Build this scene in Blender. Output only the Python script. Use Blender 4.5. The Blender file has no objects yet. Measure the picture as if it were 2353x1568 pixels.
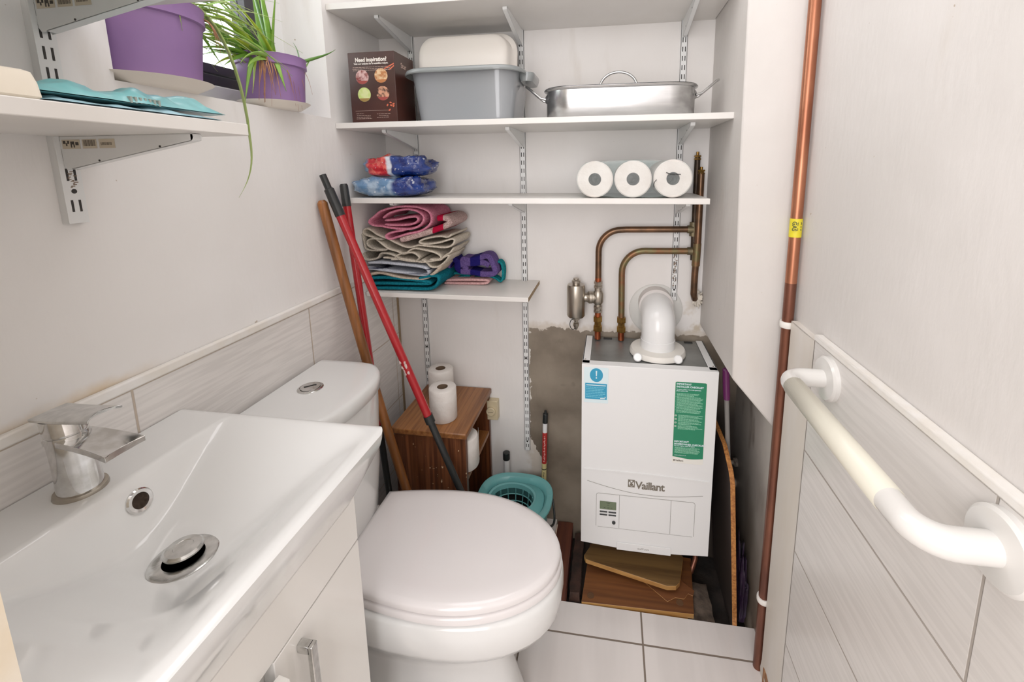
import bpy, bmesh, math, random
from math import sin, cos, pi, sqrt, atan2
from mathutils import Vector, Matrix, noise
random.seed(7)
S = bpy.context.scene
COL = S.collection
D = bpy.data

# ------------------------------------------------------------------ materials
def lin(c):
    return tuple((x/12.92 if x <= .04045 else ((x+.055)/1.055)**2.4) for x in [v/255 for v in c]) + (1,)
MATS = {}
def mat(name, col, rough=.5, metal=0, var=None, vscale=8, vamt=.5, bump=0, bscale=40, coat=0, spec=.5, stretch=None, alpha=1, trans=0, emis=None, vdetail=4):
    """principled material; var = second colour mixed in through noise"""
    if name in MATS: return MATS[name]
    m = D.materials.new(name); m.use_nodes = True
    nt = m.node_tree; b = nt.nodes['Principled BSDF']
    b.inputs['Base Color'].default_value = lin(col)
    b.inputs['Roughness'].default_value = rough
    b.inputs['Metallic'].default_value = metal
    b.inputs['Specular IOR Level'].default_value = spec
    b.inputs['Coat Weight'].default_value = coat
    b.inputs['Coat Roughness'].default_value = .08
    b.inputs['Alpha'].default_value = alpha
    b.inputs['Transmission Weight'].default_value = trans
    if emis:
        b.inputs['Emission Color'].default_value = lin(emis[0]); b.inputs['Emission Strength'].default_value = emis[1]
    tc = nt.nodes.new('ShaderNodeTexCoord'); mp = nt.nodes.new('ShaderNodeMapping')
    nt.links.new(tc.outputs['Object'], mp.inputs['Vector'])
    if stretch: mp.inputs['Scale'].default_value = stretch
    if var:
        n = nt.nodes.new('ShaderNodeTexNoise'); n.inputs['Scale'].default_value = vscale; n.inputs['Detail'].default_value = vdetail
        nt.links.new(mp.outputs[0], n.inputs['Vector'])
        r = nt.nodes.new('ShaderNodeValToRGB'); r.color_ramp.elements[0].position = .5-.5*(1-vamt)*.5-.02; r.color_ramp.elements[1].position = .5+.25*(1-vamt)+.05
        r.color_ramp.elements[0].color = lin(var); r.color_ramp.elements[1].color = lin(col)
        nt.links.new(n.outputs['Fac'], r.inputs[0]); nt.links.new(r.outputs[0], b.inputs['Base Color'])
    if bump:
        n2 = nt.nodes.new('ShaderNodeTexNoise'); n2.inputs['Scale'].default_value = bscale; n2.inputs['Detail'].default_value = 5
        nt.links.new(mp.outputs[0], n2.inputs['Vector'])
        bp = nt.nodes.new('ShaderNodeBump'); bp.inputs['Strength'].default_value = bump; bp.inputs['Distance'].default_value = .004
        nt.links.new(n2.outputs['Fac'], bp.inputs['Height']); nt.links.new(bp.outputs[0], b.inputs['Normal'])
    MATS[name] = m
    return m
class NB:
    """tiny node-graph helper"""
    def __init__(s, m):
        s.nt = m.node_tree; s.b = s.nt.nodes['Principled BSDF']
        tc = s.nt.nodes.new('ShaderNodeTexCoord'); s.co = tc.outputs['Object']
        sp = s.nt.nodes.new('ShaderNodeSeparateXYZ'); s.nt.links.new(s.co, sp.inputs[0]); s.x, s.y, s.z = sp.outputs
    def L(s, a, sock):
        if isinstance(a, (int, float)): sock.default_value = a
        else: s.nt.links.new(a, sock)
    def m(s, op, a, b=0., c=0.):
        n = s.nt.nodes.new('ShaderNodeMath'); n.operation = op
        s.L(a, n.inputs[0]); s.L(b, n.inputs[1]); s.L(c, n.inputs[2]); return n.outputs[0]
    def noise(s, scale, detail=4, stretch=None, off=(0,0,0)):
        v = s.co
        mp = s.nt.nodes.new('ShaderNodeMapping'); s.nt.links.new(v, mp.inputs[0]); mp.inputs['Location'].default_value = off
        if stretch: mp.inputs['Scale'].default_value = stretch
        n = s.nt.nodes.new('ShaderNodeTexNoise'); n.inputs['Scale'].default_value = scale; n.inputs['Detail'].default_value = detail
        s.nt.links.new(mp.outputs[0], n.inputs['Vector']); return n.outputs['Fac']
    def step(s, a, lo, hi):
        n = s.nt.nodes.new('ShaderNodeMapRange'); n.interpolation_type = 'SMOOTHSTEP'
        s.L(a, n.inputs[0]); s.L(lo, n.inputs[1]); s.L(hi, n.inputs[2]); return n.outputs[0]
    def mix(s, f, a, b):
        n = s.nt.nodes.new('ShaderNodeMix'); n.data_type = 'RGBA'
        s.L(f, n.inputs[0])
        for v, k in ((a, 6), (b, 7)):
            if isinstance(v, tuple): n.inputs[k].default_value = lin(v)
            else: s.nt.links.new(v, n.inputs[k])
        return n.outputs[2]
    def col(s, c): s.nt.links.new(c, s.b.inputs['Base Color'])
    def bump(s, h, st=.5, d=.003):
        n = s.nt.nodes.new('ShaderNodeBump'); n.inputs['Strength'].default_value = st; n.inputs['Distance'].default_value = d
        s.nt.links.new(h, n.inputs['Height']); s.nt.links.new(n.outputs[0], s.b.inputs['Normal'])
    def rough(s, r): s.nt.links.new(r, s.b.inputs['Roughness'])

WALLC = (232, 227, 222)
def wall_mat(name, kind):
    m = mat(name, WALLC, .62)
    g = NB(m)
    c = g.mix(g.step(g.noise(2.2, 5), .35, .7), *{'left': ((234, 231, 228), (242, 240, 238)), 'back': ((230, 226, 222), (240, 237, 234)), 'pier': ((206, 201, 196), (218, 213, 209))}.get(kind, ((214, 210, 206), (226, 222, 219))))  # tones even out the lighting: left wall lightened, pier and right wall darkened
    c = g.mix(g.m('MULTIPLY', g.step(g.noise(9, 6, (1, 1, .25)), .62, .75), .35), c, (205, 196, 184))
    c = g.mix(g.m('MULTIPLY', g.step(g.noise(55, 2, off=(3, 1, 2)), .76, .79), .8), c, (176, 158, 136))
    h = g.noise(60, 5, (1, 1, .35)); hh = g.noise(7, 3)
    if kind == 'back':
        # bare cement patch beside and behind the boiler, scribbled edge
        n1 = g.m('MULTIPLY', g.m('SUBTRACT', g.noise(22, 5), .5), .05)
        n2 = g.m('MULTIPLY', g.m('SUBTRACT', g.noise(60, 4, off=(5, 2, 1)), .5), .03)
        n = g.m('ADD', n1, n2)
        xl = g.m('SUBTRACT', .535, g.m('MULTIPLY', g.step(g.z, .22, .33), .055))
        a = g.step(g.m('SUBTRACT', g.m('ADD', g.x, n), xl), -.001, .002)
        a = g.m('MAXIMUM', a, g.m('MULTIPLY', g.step(g.z, .20, .16), g.step(g.x, .42, .45)))
        b = g.step(g.m('ADD', g.z, n), .738, .734)
        k = g.m('MULTIPLY', a, b)
        cem = g.mix(g.step(g.noise(5, 6), .3, .7), (104, 92, 78), (146, 134, 118))
        cem = g.mix(g.step(g.noise(14, 4, off=(4, 4, 4)), .62, .8), cem, (84, 72, 60))
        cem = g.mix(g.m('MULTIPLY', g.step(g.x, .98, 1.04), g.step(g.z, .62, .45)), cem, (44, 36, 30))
        edge = g.m('MULTIPLY', g.step(g.m('ADD', g.z, n), .765, .74), g.step(g.m('ADD', g.x, n), .46, .49))
        c = g.mix(g.m('MULTIPLY', edge, .5), c, (186, 168, 142))
        c = g.mix(k, c, cem)
        # damp stain on the right above the boiler
        st = g.m('MULTIPLY', g.step(g.noise(16, 4, off=(9, 0, 3)), .45, .6), g.m('MULTIPLY', g.step(g.x, .97, 1.0), g.m('MULTIPLY', g.step(g.z, .72, .76), g.step(g.z, .88, .8))))
        c = g.mix(g.m('MULTIPLY', st, .6), c, (176, 152, 110))
        h = g.m('ADD', h, g.m('MULTIPLY', k, -.6))
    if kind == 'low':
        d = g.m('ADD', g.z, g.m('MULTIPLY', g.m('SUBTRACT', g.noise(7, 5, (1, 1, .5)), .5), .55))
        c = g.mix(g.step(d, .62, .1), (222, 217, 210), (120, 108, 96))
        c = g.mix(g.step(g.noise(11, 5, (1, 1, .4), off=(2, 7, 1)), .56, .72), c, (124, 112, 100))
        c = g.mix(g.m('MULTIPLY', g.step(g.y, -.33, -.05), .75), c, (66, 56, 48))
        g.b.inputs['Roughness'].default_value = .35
    if kind == 'left':
        st = g.m('MULTIPLY', g.step(g.m('ADD', g.z, g.m('MULTIPLY', g.noise(13, 4), .05)), .99, .965), g.step(g.y, -.78, -.9))
        c = g.mix(g.m('MULTIPLY', st, .7), c, (214, 186, 140))
    g.col(c); g.bump(g.m('ADD', h, g.m('MULTIPLY', hh, 2.)), .35, .002)
    return m
def tile_mat(name, uax, u0, du, v0, dv, c1, c2, grout, rough=.25, streak=(.06, .06, 1), gw=.0016, sscale=60):
    """glazed tile; object coords; lines every du along uax from u0, every dv along z (or y) from v0"""
    m = mat(name, c1, rough); g = NB(m)
    U = {'x': g.x, 'y': g.y}[uax]; V = g.z if uax == 'y' else g.y
    def line(a, o, d):
        f = g.m('FRACT', g.m('ADD', g.m('DIVIDE', g.m('SUBTRACT', a, o), d), 20.5))
        return g.m('MULTIPLY', g.m('ABSOLUTE', g.m('SUBTRACT', f, .5)), d)
    dist = g.m('MINIMUM', line(U, u0, du), line(V, v0, dv))
    k = g.step(dist, gw+.0008, gw-.0004)
    c = g.mix(g.step(g.noise(sscale, 3, streak), .38, .62), c1, c2)
    c = g.mix(g.m('MULTIPLY', g.step(g.noise(3, 3), .4, .7), .25), c, (226, 221, 217))
    c = g.mix(k, c, grout)
    g.col(c); g.rough(g.m('ADD', rough, g.m('MULTIPLY', k, .5)))
    g.bump(g.m('ADD', g.m('MULTIPLY', k, -1.), g.m('MULTIPLY', g.noise(sscale, 3, streak), .15)), .6, .0015)
    return m
def wood_mat(name, c1, c2, axis='z', rough=.45, scale=28, coat=0, specks=None):
    m = mat(name, c1, rough, coat=coat); g = NB(m)
    st = {'x': (.04, 1, 1), 'y': (1, .04, 1), 'z': (1, 1, .04)}[axis]
    f = g.step(g.noise(scale*4, 4, st), .35, .65)
    c = g.mix(f, c1, c2)
    c = g.mix(g.m('MULTIPLY', g.step(g.noise(scale*1.2, 3, st, off=(3, 3, 3)), .4, .7), .5), c, tuple(int(v*.75) for v in c2))
    if specks: c = g.mix(g.step(g.noise(70, 3, off=(1, 5, 2)), .71, .74), c, specks)
    g.col(c); g.bump(g.noise(scale*4, 4, st), .2, .001)
    return m

white_gloss = mat('glazed_white', (228, 228, 226), .12, coat=.4)
lid_white = mat('seat_white', (230, 225, 224), .16, coat=.3)
vanity_white = mat('vanity_white', (236, 233, 227), .12, coat=.5)
shelf_white = mat('melamine_white', (230, 227, 223), .36, var=(220, 216, 210), vscale=4)
enamel = mat('enamel_white', (232, 233, 232), .4, var=(228, 229, 228), vscale=14, bump=.04, bscale=300)
boiler_white = mat('boiler_white', (230, 230, 229), .35)
boiler_line = mat('boiler_seam', (150, 148, 142), .6)
plastic_white = mat('plastic_white', (230, 230, 229), .22, coat=.3)
rail_cream = mat('rail_cream', (224, 220, 204), .35, coat=.2)
rail_white = mat('rail_white', (226, 224, 220), .2, coat=.4)
chrome = mat('chrome', (225, 225, 225), .1, 1, var=(196, 194, 190), vscale=60)
chrome_worn = mat('chrome_worn', (214, 214, 212), .2, 1, var=(190, 190, 188), vscale=90, bump=.06, bscale=200)
steel = mat('brushed_steel', (205, 205, 205), .26, 1, var=(180, 180, 180), vscale=60, stretch=(.1, 1, 1))
nickel = mat('nickel', (176, 168, 156), .32, 1)
grey_metal = mat('galvanised_top', (150, 152, 150), .42, .6, var=(120, 122, 120), vscale=9)
dark = mat('near_black', (18, 17, 17), .5)
slotm = mat('slot_shadow', (52, 50, 48), .8)
black_plastic = mat('black_plastic', (30, 33, 33), .38)
copper_red = mat('copper_clean', (176, 96, 62), .3, .9, var=(150, 74, 46), vscale=30)
copper_aged = mat('copper_aged', (126, 92, 68), .34, .85, var=(92, 72, 56), vscale=26, bump=.05)
copper_green = mat('copper_verdigris', (110, 108, 74), .42, .7, var=(130, 84, 58), vscale=34)
copper_gas = mat('copper_gas', (196, 132, 100), .34, .8, var=(146, 88, 64), vscale=16, stretch=(1, 1, .3))
copper_dark = mat('copper_dark', (132, 82, 62), .36, .6, var=(96, 58, 46), vscale=18, stretch=(1, 1, .3))
brass = mat('brass', (176, 136, 70), .3, .9, var=(128, 96, 50), vscale=50)
red_paint = mat('red_paint', (168, 14, 26), .3, coat=.3)
stick_wood = wood_mat('broom_wood', (164, 102, 50), (126, 76, 34), 'z', .4, 20)
cab_wood = wood_mat('cabinet_teak', (122, 72, 42), (78, 40, 22), 'z', .4, 26, specks=(206, 176, 140))
cab_top = wood_mat('cabinet_top_teak', (158, 104, 58), (122, 74, 38), 'y', .38, 26)
board_wood = wood_mat('old_board', (128, 78, 40), (100, 58, 30), 'x', .5, 16)
ply_wood = wood_mat('ply_board', (132, 100, 58), (96, 70, 40), 'x', .5, 14)
ply_edge = wood_mat('pale_wood_edge', (196, 148, 84), (170, 120, 64), 'x', .5, 14)
plank_red = wood_mat('red_plank', (112, 58, 36), (86, 42, 28), 'y', .6, 12)
chip = mat('chipboard', (196, 132, 66), .7, var=(146, 88, 40), vscale=160, bump=.4, bscale=200)
chip_dark = mat('chipboard_face', (38, 26, 20), .7)
purple_pot = mat('purple_pot', (148, 114, 168), .5, var=(132, 98, 148), vscale=7, vamt=.3)
saucer_m = mat('saucer_cream', (236, 228, 216), .4)
soil = mat('soil', (60, 46, 36), .9, bump=.6)
teal_plastic = mat('teal_plastic', (104, 172, 172), .35, coat=.15)
grey_bowl = mat('grey_bowl', (142, 146, 150), .18, coat=.4)
grey_rim = mat('grey_bowl_rim', (128, 133, 133), .25, coat=.3)
white_bowl = mat('white_bowl', (236, 230, 222), .35)
paper = mat('tissue_paper', (228, 223, 217), .85, var=(218, 211, 204), vscale=30, bump=.3, bscale=120)
card = mat('card_core', (112, 92, 72), .8)
roll_wrap_hole = mat('core_grey', (96, 92, 88), .7, var=(150, 148, 144), vscale=60)  # grey roll core with lighter mottling
cream_plastic = mat('cream_plastic', (206, 190, 156), .4)
brick_m = mat('dusty_brick', (96, 82, 70), .9, var=(60, 50, 42), vscale=40, bump=.8, bscale=60)
rubble = mat('subfloor_rubble', (44, 35, 29), .95, var=(24, 19, 16), vscale=14, bump=1, bscale=40)
purple_plastic = mat('purple_grip', (104, 34, 92), .3, coat=.3)
grey_pole = mat('grey_pole', (138, 134, 130), .4)
glass = mat('window_glass', (240, 245, 245), .02, trans=1, spec=.5)
frame_dark = mat('window_frame_dark', (40, 36, 44), .4)
clip_white = mat('clip_white', (232, 228, 222), .45)

# ------------------------------------------------------------------ geometry collector
class G:
    def __init__(s): s.v = []; s.f = []; s.mi = []; s.cur = 0
    def mt(s, i): s.cur = i; return s
    def add(s, vs, fs):
        o = len(s.v); s.v += [Vector(p) for p in vs]
        for f in fs: s.f.append(tuple(i+o for i in f)); s.mi.append(s.cur)
        return s
    def box(s, x0, x1, y0, y1, z0, z1, M=None):
        vs = [Vector((x, y, z)) for z in (z0, z1) for y in (y0, y1) for x in (x0, x1)]
        if M: vs = [M @ p for p in vs]
        return s.add(vs, [(0, 2, 3, 1), (4, 5, 7, 6), (0, 1, 5, 4), (2, 6, 7, 3), (0, 4, 6, 2), (1, 3, 7, 5)])
    def loft(s, rings, cap0=True, cap1=True, close=True):
        n = len(rings[0]); vs = [p for r in rings for p in r]; fs = []
        for i in range(len(rings)-1):
            for j in range(n if close else n-1):
                a = i*n+j; b = i*n+(j+1) % n
                fs.append((a, b, b+n, a+n))
        if cap0: fs.append(tuple(range(n-1, -1, -1)))
        if cap1: fs.append(tuple((len(rings)-1)*n+k for k in range(n)))
        return s.add(vs, fs)
    def tube(s, pts, r, n=16, caps=True):
        P = [Vector(p) for p in pts]
        R = r if isinstance(r, (list, tuple)) else [r]*len(P)
        T = [(P[min(i+1, len(P)-1)]-P[max(i-1, 0)]).normalized() for i in range(len(P))]
        up = Vector((0, 0, 1)) if abs(T[0].z) < .9 else Vector((0, 1, 0))
        a = T[0].cross(up).normalized(); rings = []
        for i, p in enumerate(P):
            a = (a-T[i]*a.dot(T[i])).normalized(); b = T[i].cross(a)
            rings.append([p+(a*cos(2*pi*k/n)+b*sin(2*pi*k/n))*R[i] for k in range(n)])
        return s.loft(rings, caps, caps)
    def cyl(s, p0, p1, r0, r1=None, n=24, caps=True):
        return s.tube([p0, p1], [r0, r0 if r1 is None else r1], n, caps)
    def lathe(s, c, prof, axis=(0, 0, 1), n=32, caps=True):
        c = Vector(c); ax = Vector(axis).normalized()
        up = Vector((0, 0, 1)) if abs(ax.z) < .9 else Vector((1, 0, 0))
        a = ax.cross(up).normalized(); b = ax.cross(a)
        return s.loft([[c+ax*h+(a*cos(2*pi*k/n)+b*sin(2*pi*k/n))*r for k in range(n)] for r, h in prof], caps, caps)
    def prism(s, pts2, lo, hi, f):
        """pts2 polygon, f(u,v,t) -> world point"""
        n = len(pts2)
        return s.loft([[f(u, v, lo) for u, v in pts2], [f(u, v, hi) for u, v in pts2]])
    def grid(s, nu, nv, f):
        vs = [f(i/nu, j/nv) for j in range(nv+1) for i in range(nu+1)]
        return s.add(vs, [(j*(nu+1)+i, j*(nu+1)+i+1, (j+1)*(nu+1)+i+1, (j+1)*(nu+1)+i) for j in range(nv) for i in range(nu)])
    def build(s, name, mats, parent=None, bevel=0, seg=2, sub=0, sharp=35, solid=0, kind=None, label=None, fixn=True):
        me = D.meshes.new(name)
        off = parent_loc(parent)
        me.from_pydata([p-off for p in s.v], [], s.f)
        if not isinstance(mats, (list, tuple)): mats = [mats]
        for m in mats: me.materials.append(m)
        me.polygons.foreach_set('material_index', s.mi)
        me.polygons.foreach_set('use_smooth', [True]*len(s.f))
        if fixn:
            bm = bmesh.new(); bm.from_mesh(me); bmesh.ops.recalc_face_normals(bm, faces=bm.faces); bm.to_mesh(me); bm.free()
        if sharp and not sub: me.set_sharp_from_angle(angle=math.radians(sharp))
        o = D.objects.new(name, me); COL.objects.link(o)
        if parent: o.parent = parent
        if solid:
            m = o.modifiers.new('s', 'SOLIDIFY'); m.thickness = solid; m.offset = 0
        if bevel:
            m = o.modifiers.new('b', 'BEVEL'); m.width = bevel; m.segments = seg; m.limit_method = 'ANGLE'; m.angle_limit = math.radians(40)
        if sub:
            m = o.modifiers.new('u', 'SUBSURF'); m.levels = sub; m.render_levels = sub
        if kind: o['kind'] = kind
        if label: o['label'] = label
        return o
def build_each(g, name, mats, parent, **k):
    """one object per loose piece collected in g"""
    par = list(range(len(g.v)))
    def fd(i):
        while par[i] != i: par[i] = par[par[i]]; i = par[i]
        return i
    for f in g.f:
        for q in f[1:]: par[fd(q)] = fd(f[0])
    grp = {}
    for f, m_ in zip(g.f, g.mi): grp.setdefault(fd(f[0]), []).append((f, m_))
    for fs in grp.values():
        h = G(); ids = sorted({i for f, _ in fs for i in f}); mp = {q: i for i, q in enumerate(ids)}
        h.v = [g.v[i] for i in ids]; h.f = [tuple(mp[i] for i in f) for f, _ in fs]; h.mi = [m_ for _, m_ in fs]
        h.build(name, mats, parent, **k)
def parent_loc(p):
    v = Vector((0, 0, 0))
    while p: v += p.location; p = p.parent
    return v
def thing(name, label, cat, loc=(0, 0, 0), group=None):
    o = D.objects.new(name, None); COL.objects.link(o); o.location = loc; o.empty_display_size = .02
    o['label'] = label; o['category'] = cat
    if group: o['group'] = group
    return o
def tag(o, label, cat, group=None):
    o['label'] = label; o['category'] = cat
    if group: o['group'] = group
    return o
def rrect(cx, cy, hx, hy, r, n=6):
    """rounded rectangle outline (u,v)"""
    out = []
    r = min(r, hx, hy)
    for k, (sx, sy) in enumerate(((1, 1), (-1, 1), (-1, -1), (1, -1))):
        for i in range(n+1):
            a = k*pi/2+i*pi/2/n
            out.append((cx+sx*(hx-r)+r*cos(a), cy+sy*(hy-r)+r*sin(a)))
    return out
def bez(p0, p1, p2, p3, n=12):
    p0, p1, p2, p3 = map(Vector, (p0, p1, p2, p3)); o = []
    for i in range(n+1):
        t = i/n; o.append(p0*(1-t)**3+p1*3*t*(1-t)**2+p2*3*t*t*(1-t)+p3*t**3)
    return o
def arc(c, r, a0, a1, f, n=10):
    return [f(c[0]+r*cos(a0+(a1-a0)*i/n), c[1]+r*sin(a0+(a1-a0)*i/n)) for i in range(n+1)]
FONTC = [0]
def text(body, size, M, m, name, parent, extr=.0002, align='LEFT', sx=1, bold=0, space=1.0):
    """flat lettering as a mesh part; M maps text plane (x right, y up, z out) to world"""
    c = D.curves.new('txt', 'FONT'); c.body = body; c.size = size; c.extrude = extr; c.align_x = align; c.offset = bold; c.space_character = space
    c.resolution_u = 2
    t = D.objects.new('txt', c); COL.objects.link(t)
    dg = bpy.context.evaluated_depsgraph_get()
    me = D.meshes.new_from_object(t.evaluated_get(dg)); D.objects.remove(t); D.curves.remove(c)
    off = parent_loc(parent)
    for v in me.vertices: v.co = (M @ Vector((v.co.x*sx, v.co.y, v.co.z)))-off
    me.materials.clear(); me.materials.append(m); me.name = name
    o = D.objects.new(name, me); COL.objects.link(o); o.parent = parent
    return o
def plane_M(o, x, y):
    x = Vector(x).normalized(); y = Vector(y).normalized(); z = x.cross(y)
    return Matrix.Translation(Vector(o)) @ Matrix((x, y, z)).transposed().to_4x4()

# ------------------------------------------------------------------ room shell
wb = wall_mat('plaster_back', 'back'); wl = wall_mat('plaster_left_lifted', 'left'); wr = wall_mat('plaster_right_dimmed', 'plain'); wlow = wall_mat('plaster_grimy', 'low')
ZC = 2.25
def struct(g, name, mats, parent=None, **k): return g.build(name, mats, parent, kind='structure', **k)
# left wall with the window opening
g = G(); W = -.26
g.box(W, 0, -2.6, -.81, -.12, ZC).box(W, 0, -.285, .12, -.12, ZC).box(W, 0, -.81, -.285, -.12, 1.412).box(W, 0, -.81, -.285, 2.02, ZC)
wall_left = struct(g, 'wall_left', wl)
struct(G().box(0, 1.3, 0, .12, -.12, ZC), 'wall_back', wb)
# right wall: main plane, the boxed-out side of the alcove and the grimy recess below it
g = G(); g.box(1.16, 1.3, -2.6, -.372, -.12, ZC)
wall_right = struct(g, 'wall_right', wr)
g = G()
lowp = [(1.04, .0, .775), (1.04, -.385, .78), (1.163, -.368, .632), (1.165, 0, .632)]
top = [(1.04, .0, ZC), (1.04, -.29, ZC), (1.163, -.368, ZC), (1.165, 0, ZC)]
mid = [(1.04, .0, 1.3), (1.037, -.345, 1.3), (1.163, -.368, 1.3), (1.165, 0, 1.3)]
g.loft([lowp, mid, top])
struct(g, 'wall_right', wall_mat('plaster_pier_dimmed', 'pier'), bevel=.004)
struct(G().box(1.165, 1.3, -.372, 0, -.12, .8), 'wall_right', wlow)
# near side partition ends (doorway where the picture was taken from) and hall behind
struct(G().box(0, .338, -1.32, -1.2, -.02, ZC), 'wall_front', mat('casing_cream', (236, 228, 214), .5, var=(226, 210, 184), vscale=22, vamt=.2))
struct(G().box(W, 1.3, -2.7, -2.6, -.12, ZC), 'wall_rear', wr)
struct(G().box(W, 1.3, -2.7, .12, ZC, ZC+.1), 'ceiling', mat('ceiling_white', (232, 230, 226), .8))
# floor tiles, stopping short of the open pit under the boiler
ft = tile_mat('floor_tile', 'x', .856, .33, -.388, .33, (228, 221, 217), (218, 211, 207), (122, 108, 96), .14, (1, .1, 1), .0022, 14)
g = G().box(0, 1.165, -2.6, -.30, -.022, 0).box(0, .575, -.30, 0, -.022, 0)
floor = struct(g, 'floor', ft)
g = G(); g.grid(40, 22, lambda u, v: Vector((.55+u*.62, -.34+v*.34, -.075+.02*noise.noise(Vector((u*9, v*6, 1)))+.008*noise.noise(Vector((u*40, v*30, 4))))))
struct(g, 'subfloor', rubble, floor)
# wall tiles
tl = tile_mat('wall_tile', 'y', -.865, .412, .934, .237, (230, 226, 222), (219, 215, 211), (190, 176, 160), .22, sscale=150)
tr = tile_mat('wall_tile_right', 'y', -.935, .41, .94, .2345, (226, 222, 218), (218, 214, 210), (168, 160, 152), .22, sscale=150)
struct(G().box(0, .008, -1.2, -.002, 0, .934), 'tile_panel', tl, wall_left)
struct(G().box(1.146, 1.16, -2.6, -.525, 0, .939), 'tile_panel', tr, wall_right)
trimw = mat('tile_trim', (240, 238, 235), .35, var=(232, 226, 216), vscale=30, vamt=.2)
struct(G().box(0, .011, -1.2, -.002, .934, .951), 'trim_1', trimw, bevel=.003)
struct(G().box(1.1435, 1.16, -2.6, -.525, .939, .952), 'trim_2', trimw, bevel=.003)
g = G(); g.grid(6, 40, lambda u, v: Vector((1.1455-.002*sin(u*pi)+(.006*max(0, .09-v)/.09*noise.noise(Vector((u*5, v*60, 2)))), -.525+u*.11, .0+v*.938)))
g.box(1.147, 1.16, -.525, -.412, 0, .938)
struct(g, 'trim_3', mat('board_white', (226, 222, 217), .5, var=(214, 205, 192), vscale=12, vamt=.2, stretch=(1, 1, .2)))
struct(G().box(1.142, 1.162, -.522, -.43, .0, .05), 'broken_base', wood_mat('splintered', (190, 142, 96), (140, 92, 60), 'z', .8), wall_right, bevel=.006)
# end strip of the left tiles in the corner
struct(G().box(.008, .011, -.012, -.002, 0, .95), 'trim_4', mat('corner_strip', (150, 128, 100), .6))

# ---- window
wn = thing('window_1', 'dark framed window behind the plants', 'window', (-.12, -.55, 1.41)); wn['kind'] = 'structure'
g = G().box(-.16, -.12, -.81, -.285, 1.412, 1.462)
g.build('upstand', plastic_white, wn, bevel=.003, kind='structure')
g = G(); X0, X1 = -.17, -.125
for z0, z1 in ((1.462, 1.485), (1.487, 1.508), (1.99, 2.02)): g.box(X0, X1, -.81, -.285, z0, z1)
for y0, y1 in ((-.81, -.775), (-.395, -.335)): g.box(X0, X1-.001, y0, y1, 1.462, 2.02)
g.build('window_frame', frame_dark, wn, bevel=.002, kind='structure')
G().box(-.17, -.12, -.335, -.285, 1.462, 2.02).build('jamb', plastic_white, wn, kind='structure')
G().box(-.150, -.146, -.775, -.395, 1.508, 1.99).build('pane', glass, wn, kind='structure')

# ------------------------------------------------------------------ shelving
def upright(name_label, x0, z0, z1, group, w=.0185):
    t = thing('shelf_upright', name_label, 'shelf upright', (x0+w/2, 0, z0), group)
    g = G(); g.box(x0, x0+w, -.011, -.009, z0, z1); g.box(x0, x0+.0015, -.011, 0, z0, z1); g.box(x0+w-.0015, x0+w, -.011, 0, z0, z1)
    g.box(x0, x0+w, -.009, 0, z0, z0+.0015)
    g.mt(1)
    z = z0+.012; k = 0
    while z < z1-.01:
        for cx in (x0+.0055, x0+w-.0055): g.box(cx-.0013, cx+.0013, -.0113, -.0108, z, z+.0135)
        z += .0255; k += 1
    g.build('rail', [enamel, slotm], t, bevel=.0004, seg=1)
    for zz in (z0+.0355, z0+.35):
        G().cyl((x0+w/2, -.0122, zz), (x0+w/2, -.0108, zz), .003, n=12).build('screw', slotm, t)
    return t
upright('white slotted upright rising behind the toilet rolls and towel pile', .102, .30, 2.05, None)
u2 = upright('long white slotted upright ending beside the bare cement patch', .4615, .278, 2.05, None)
u3 = upright('white slotted upright ending above the flue, a torn sticker at its foot', .945, .853, 2.05, None)
# worn stickers at the foot of the right upright
g = G()
for k in range(26):
    zz = .9+k*.0045+random.random()*.002
    xx = .947+random.random()*.008
    g.box(xx, xx+.002+random.random()*.005, -.0119, -.0114, zz, zz+.002+random.random()*.0015)
g.build('torn_sticker', mat('sticker_brown', (128, 108, 90), .8), u3)

def bracket(label, x, zt, L=.205, H=.047, group=None, wall='back', y=None):
    if wall == 'back':
        t = thing('shelf_bracket', label, 'bracket', (x, 0, zt-H), group)
        f = lambda a, b, s: Vector((x+s, -.011-a, b))
    else:
        t = thing('shelf_bracket', label, 'bracket', (0, y, zt-H), group)
        f = lambda a, b, s: Vector((.012+a, y+s, b))
    prof = [(0, zt), (L, zt), (L+.003, zt-.004), (L-.001, zt-.0095), (.012, zt-H+.001), (.004, zt-H), (0, zt-H+.006)]
    g = G()
    for s0, s1 in ((-.006, -.0048), (.0048, .006)): g.prism(prof, s0, s1, f)
    # folded bottom edge joining the two cheeks
    n = 8
    g.loft([[f(.012+(L-.013)*i/n, zt-H+.001+(H-.0105)*i/n, s) for s in (-.006, .006)]+[f(.012+(L-.013)*i/n, zt-H+.0025+(H-.0105)*i/n, s) for s in (.006, -.006)] for i in range(n+1)])
    g.loft([[f(a, zt-.0003, s) for s in (-.006, .006)]+[f(a, zt-.0014, s) for s in (.006, -.006)] for a in (0, L)])
    g.loft([[f(L-.003, zz_, s_) for zz_ in (zt-.0092, zt-.0005) for s_ in ((-.006, .006) if zz_ < zt-.005 else (.006, -.006))], [f(L+.0015, zz_, s_) for zz_ in (zt-.0085, zt-.0005) for s_ in ((-.006, .006) if zz_ < zt-.005 else (.006, -.006))]])
    g.build('bracket_body', enamel, t, bevel=.0005, seg=1)
    g = G().mt(0)
    for a, sd in ((.06, 1), (L-.05, 1)): g.cyl(f(a, zt-H*(1-a/L)*.8-.007, -.0058), f(a, zt-H*(1-a/L)*.8-.007, -.0066), .0014, n=10)
    build_each(g, 'screw', slotm, t)
    return t, f
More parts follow.
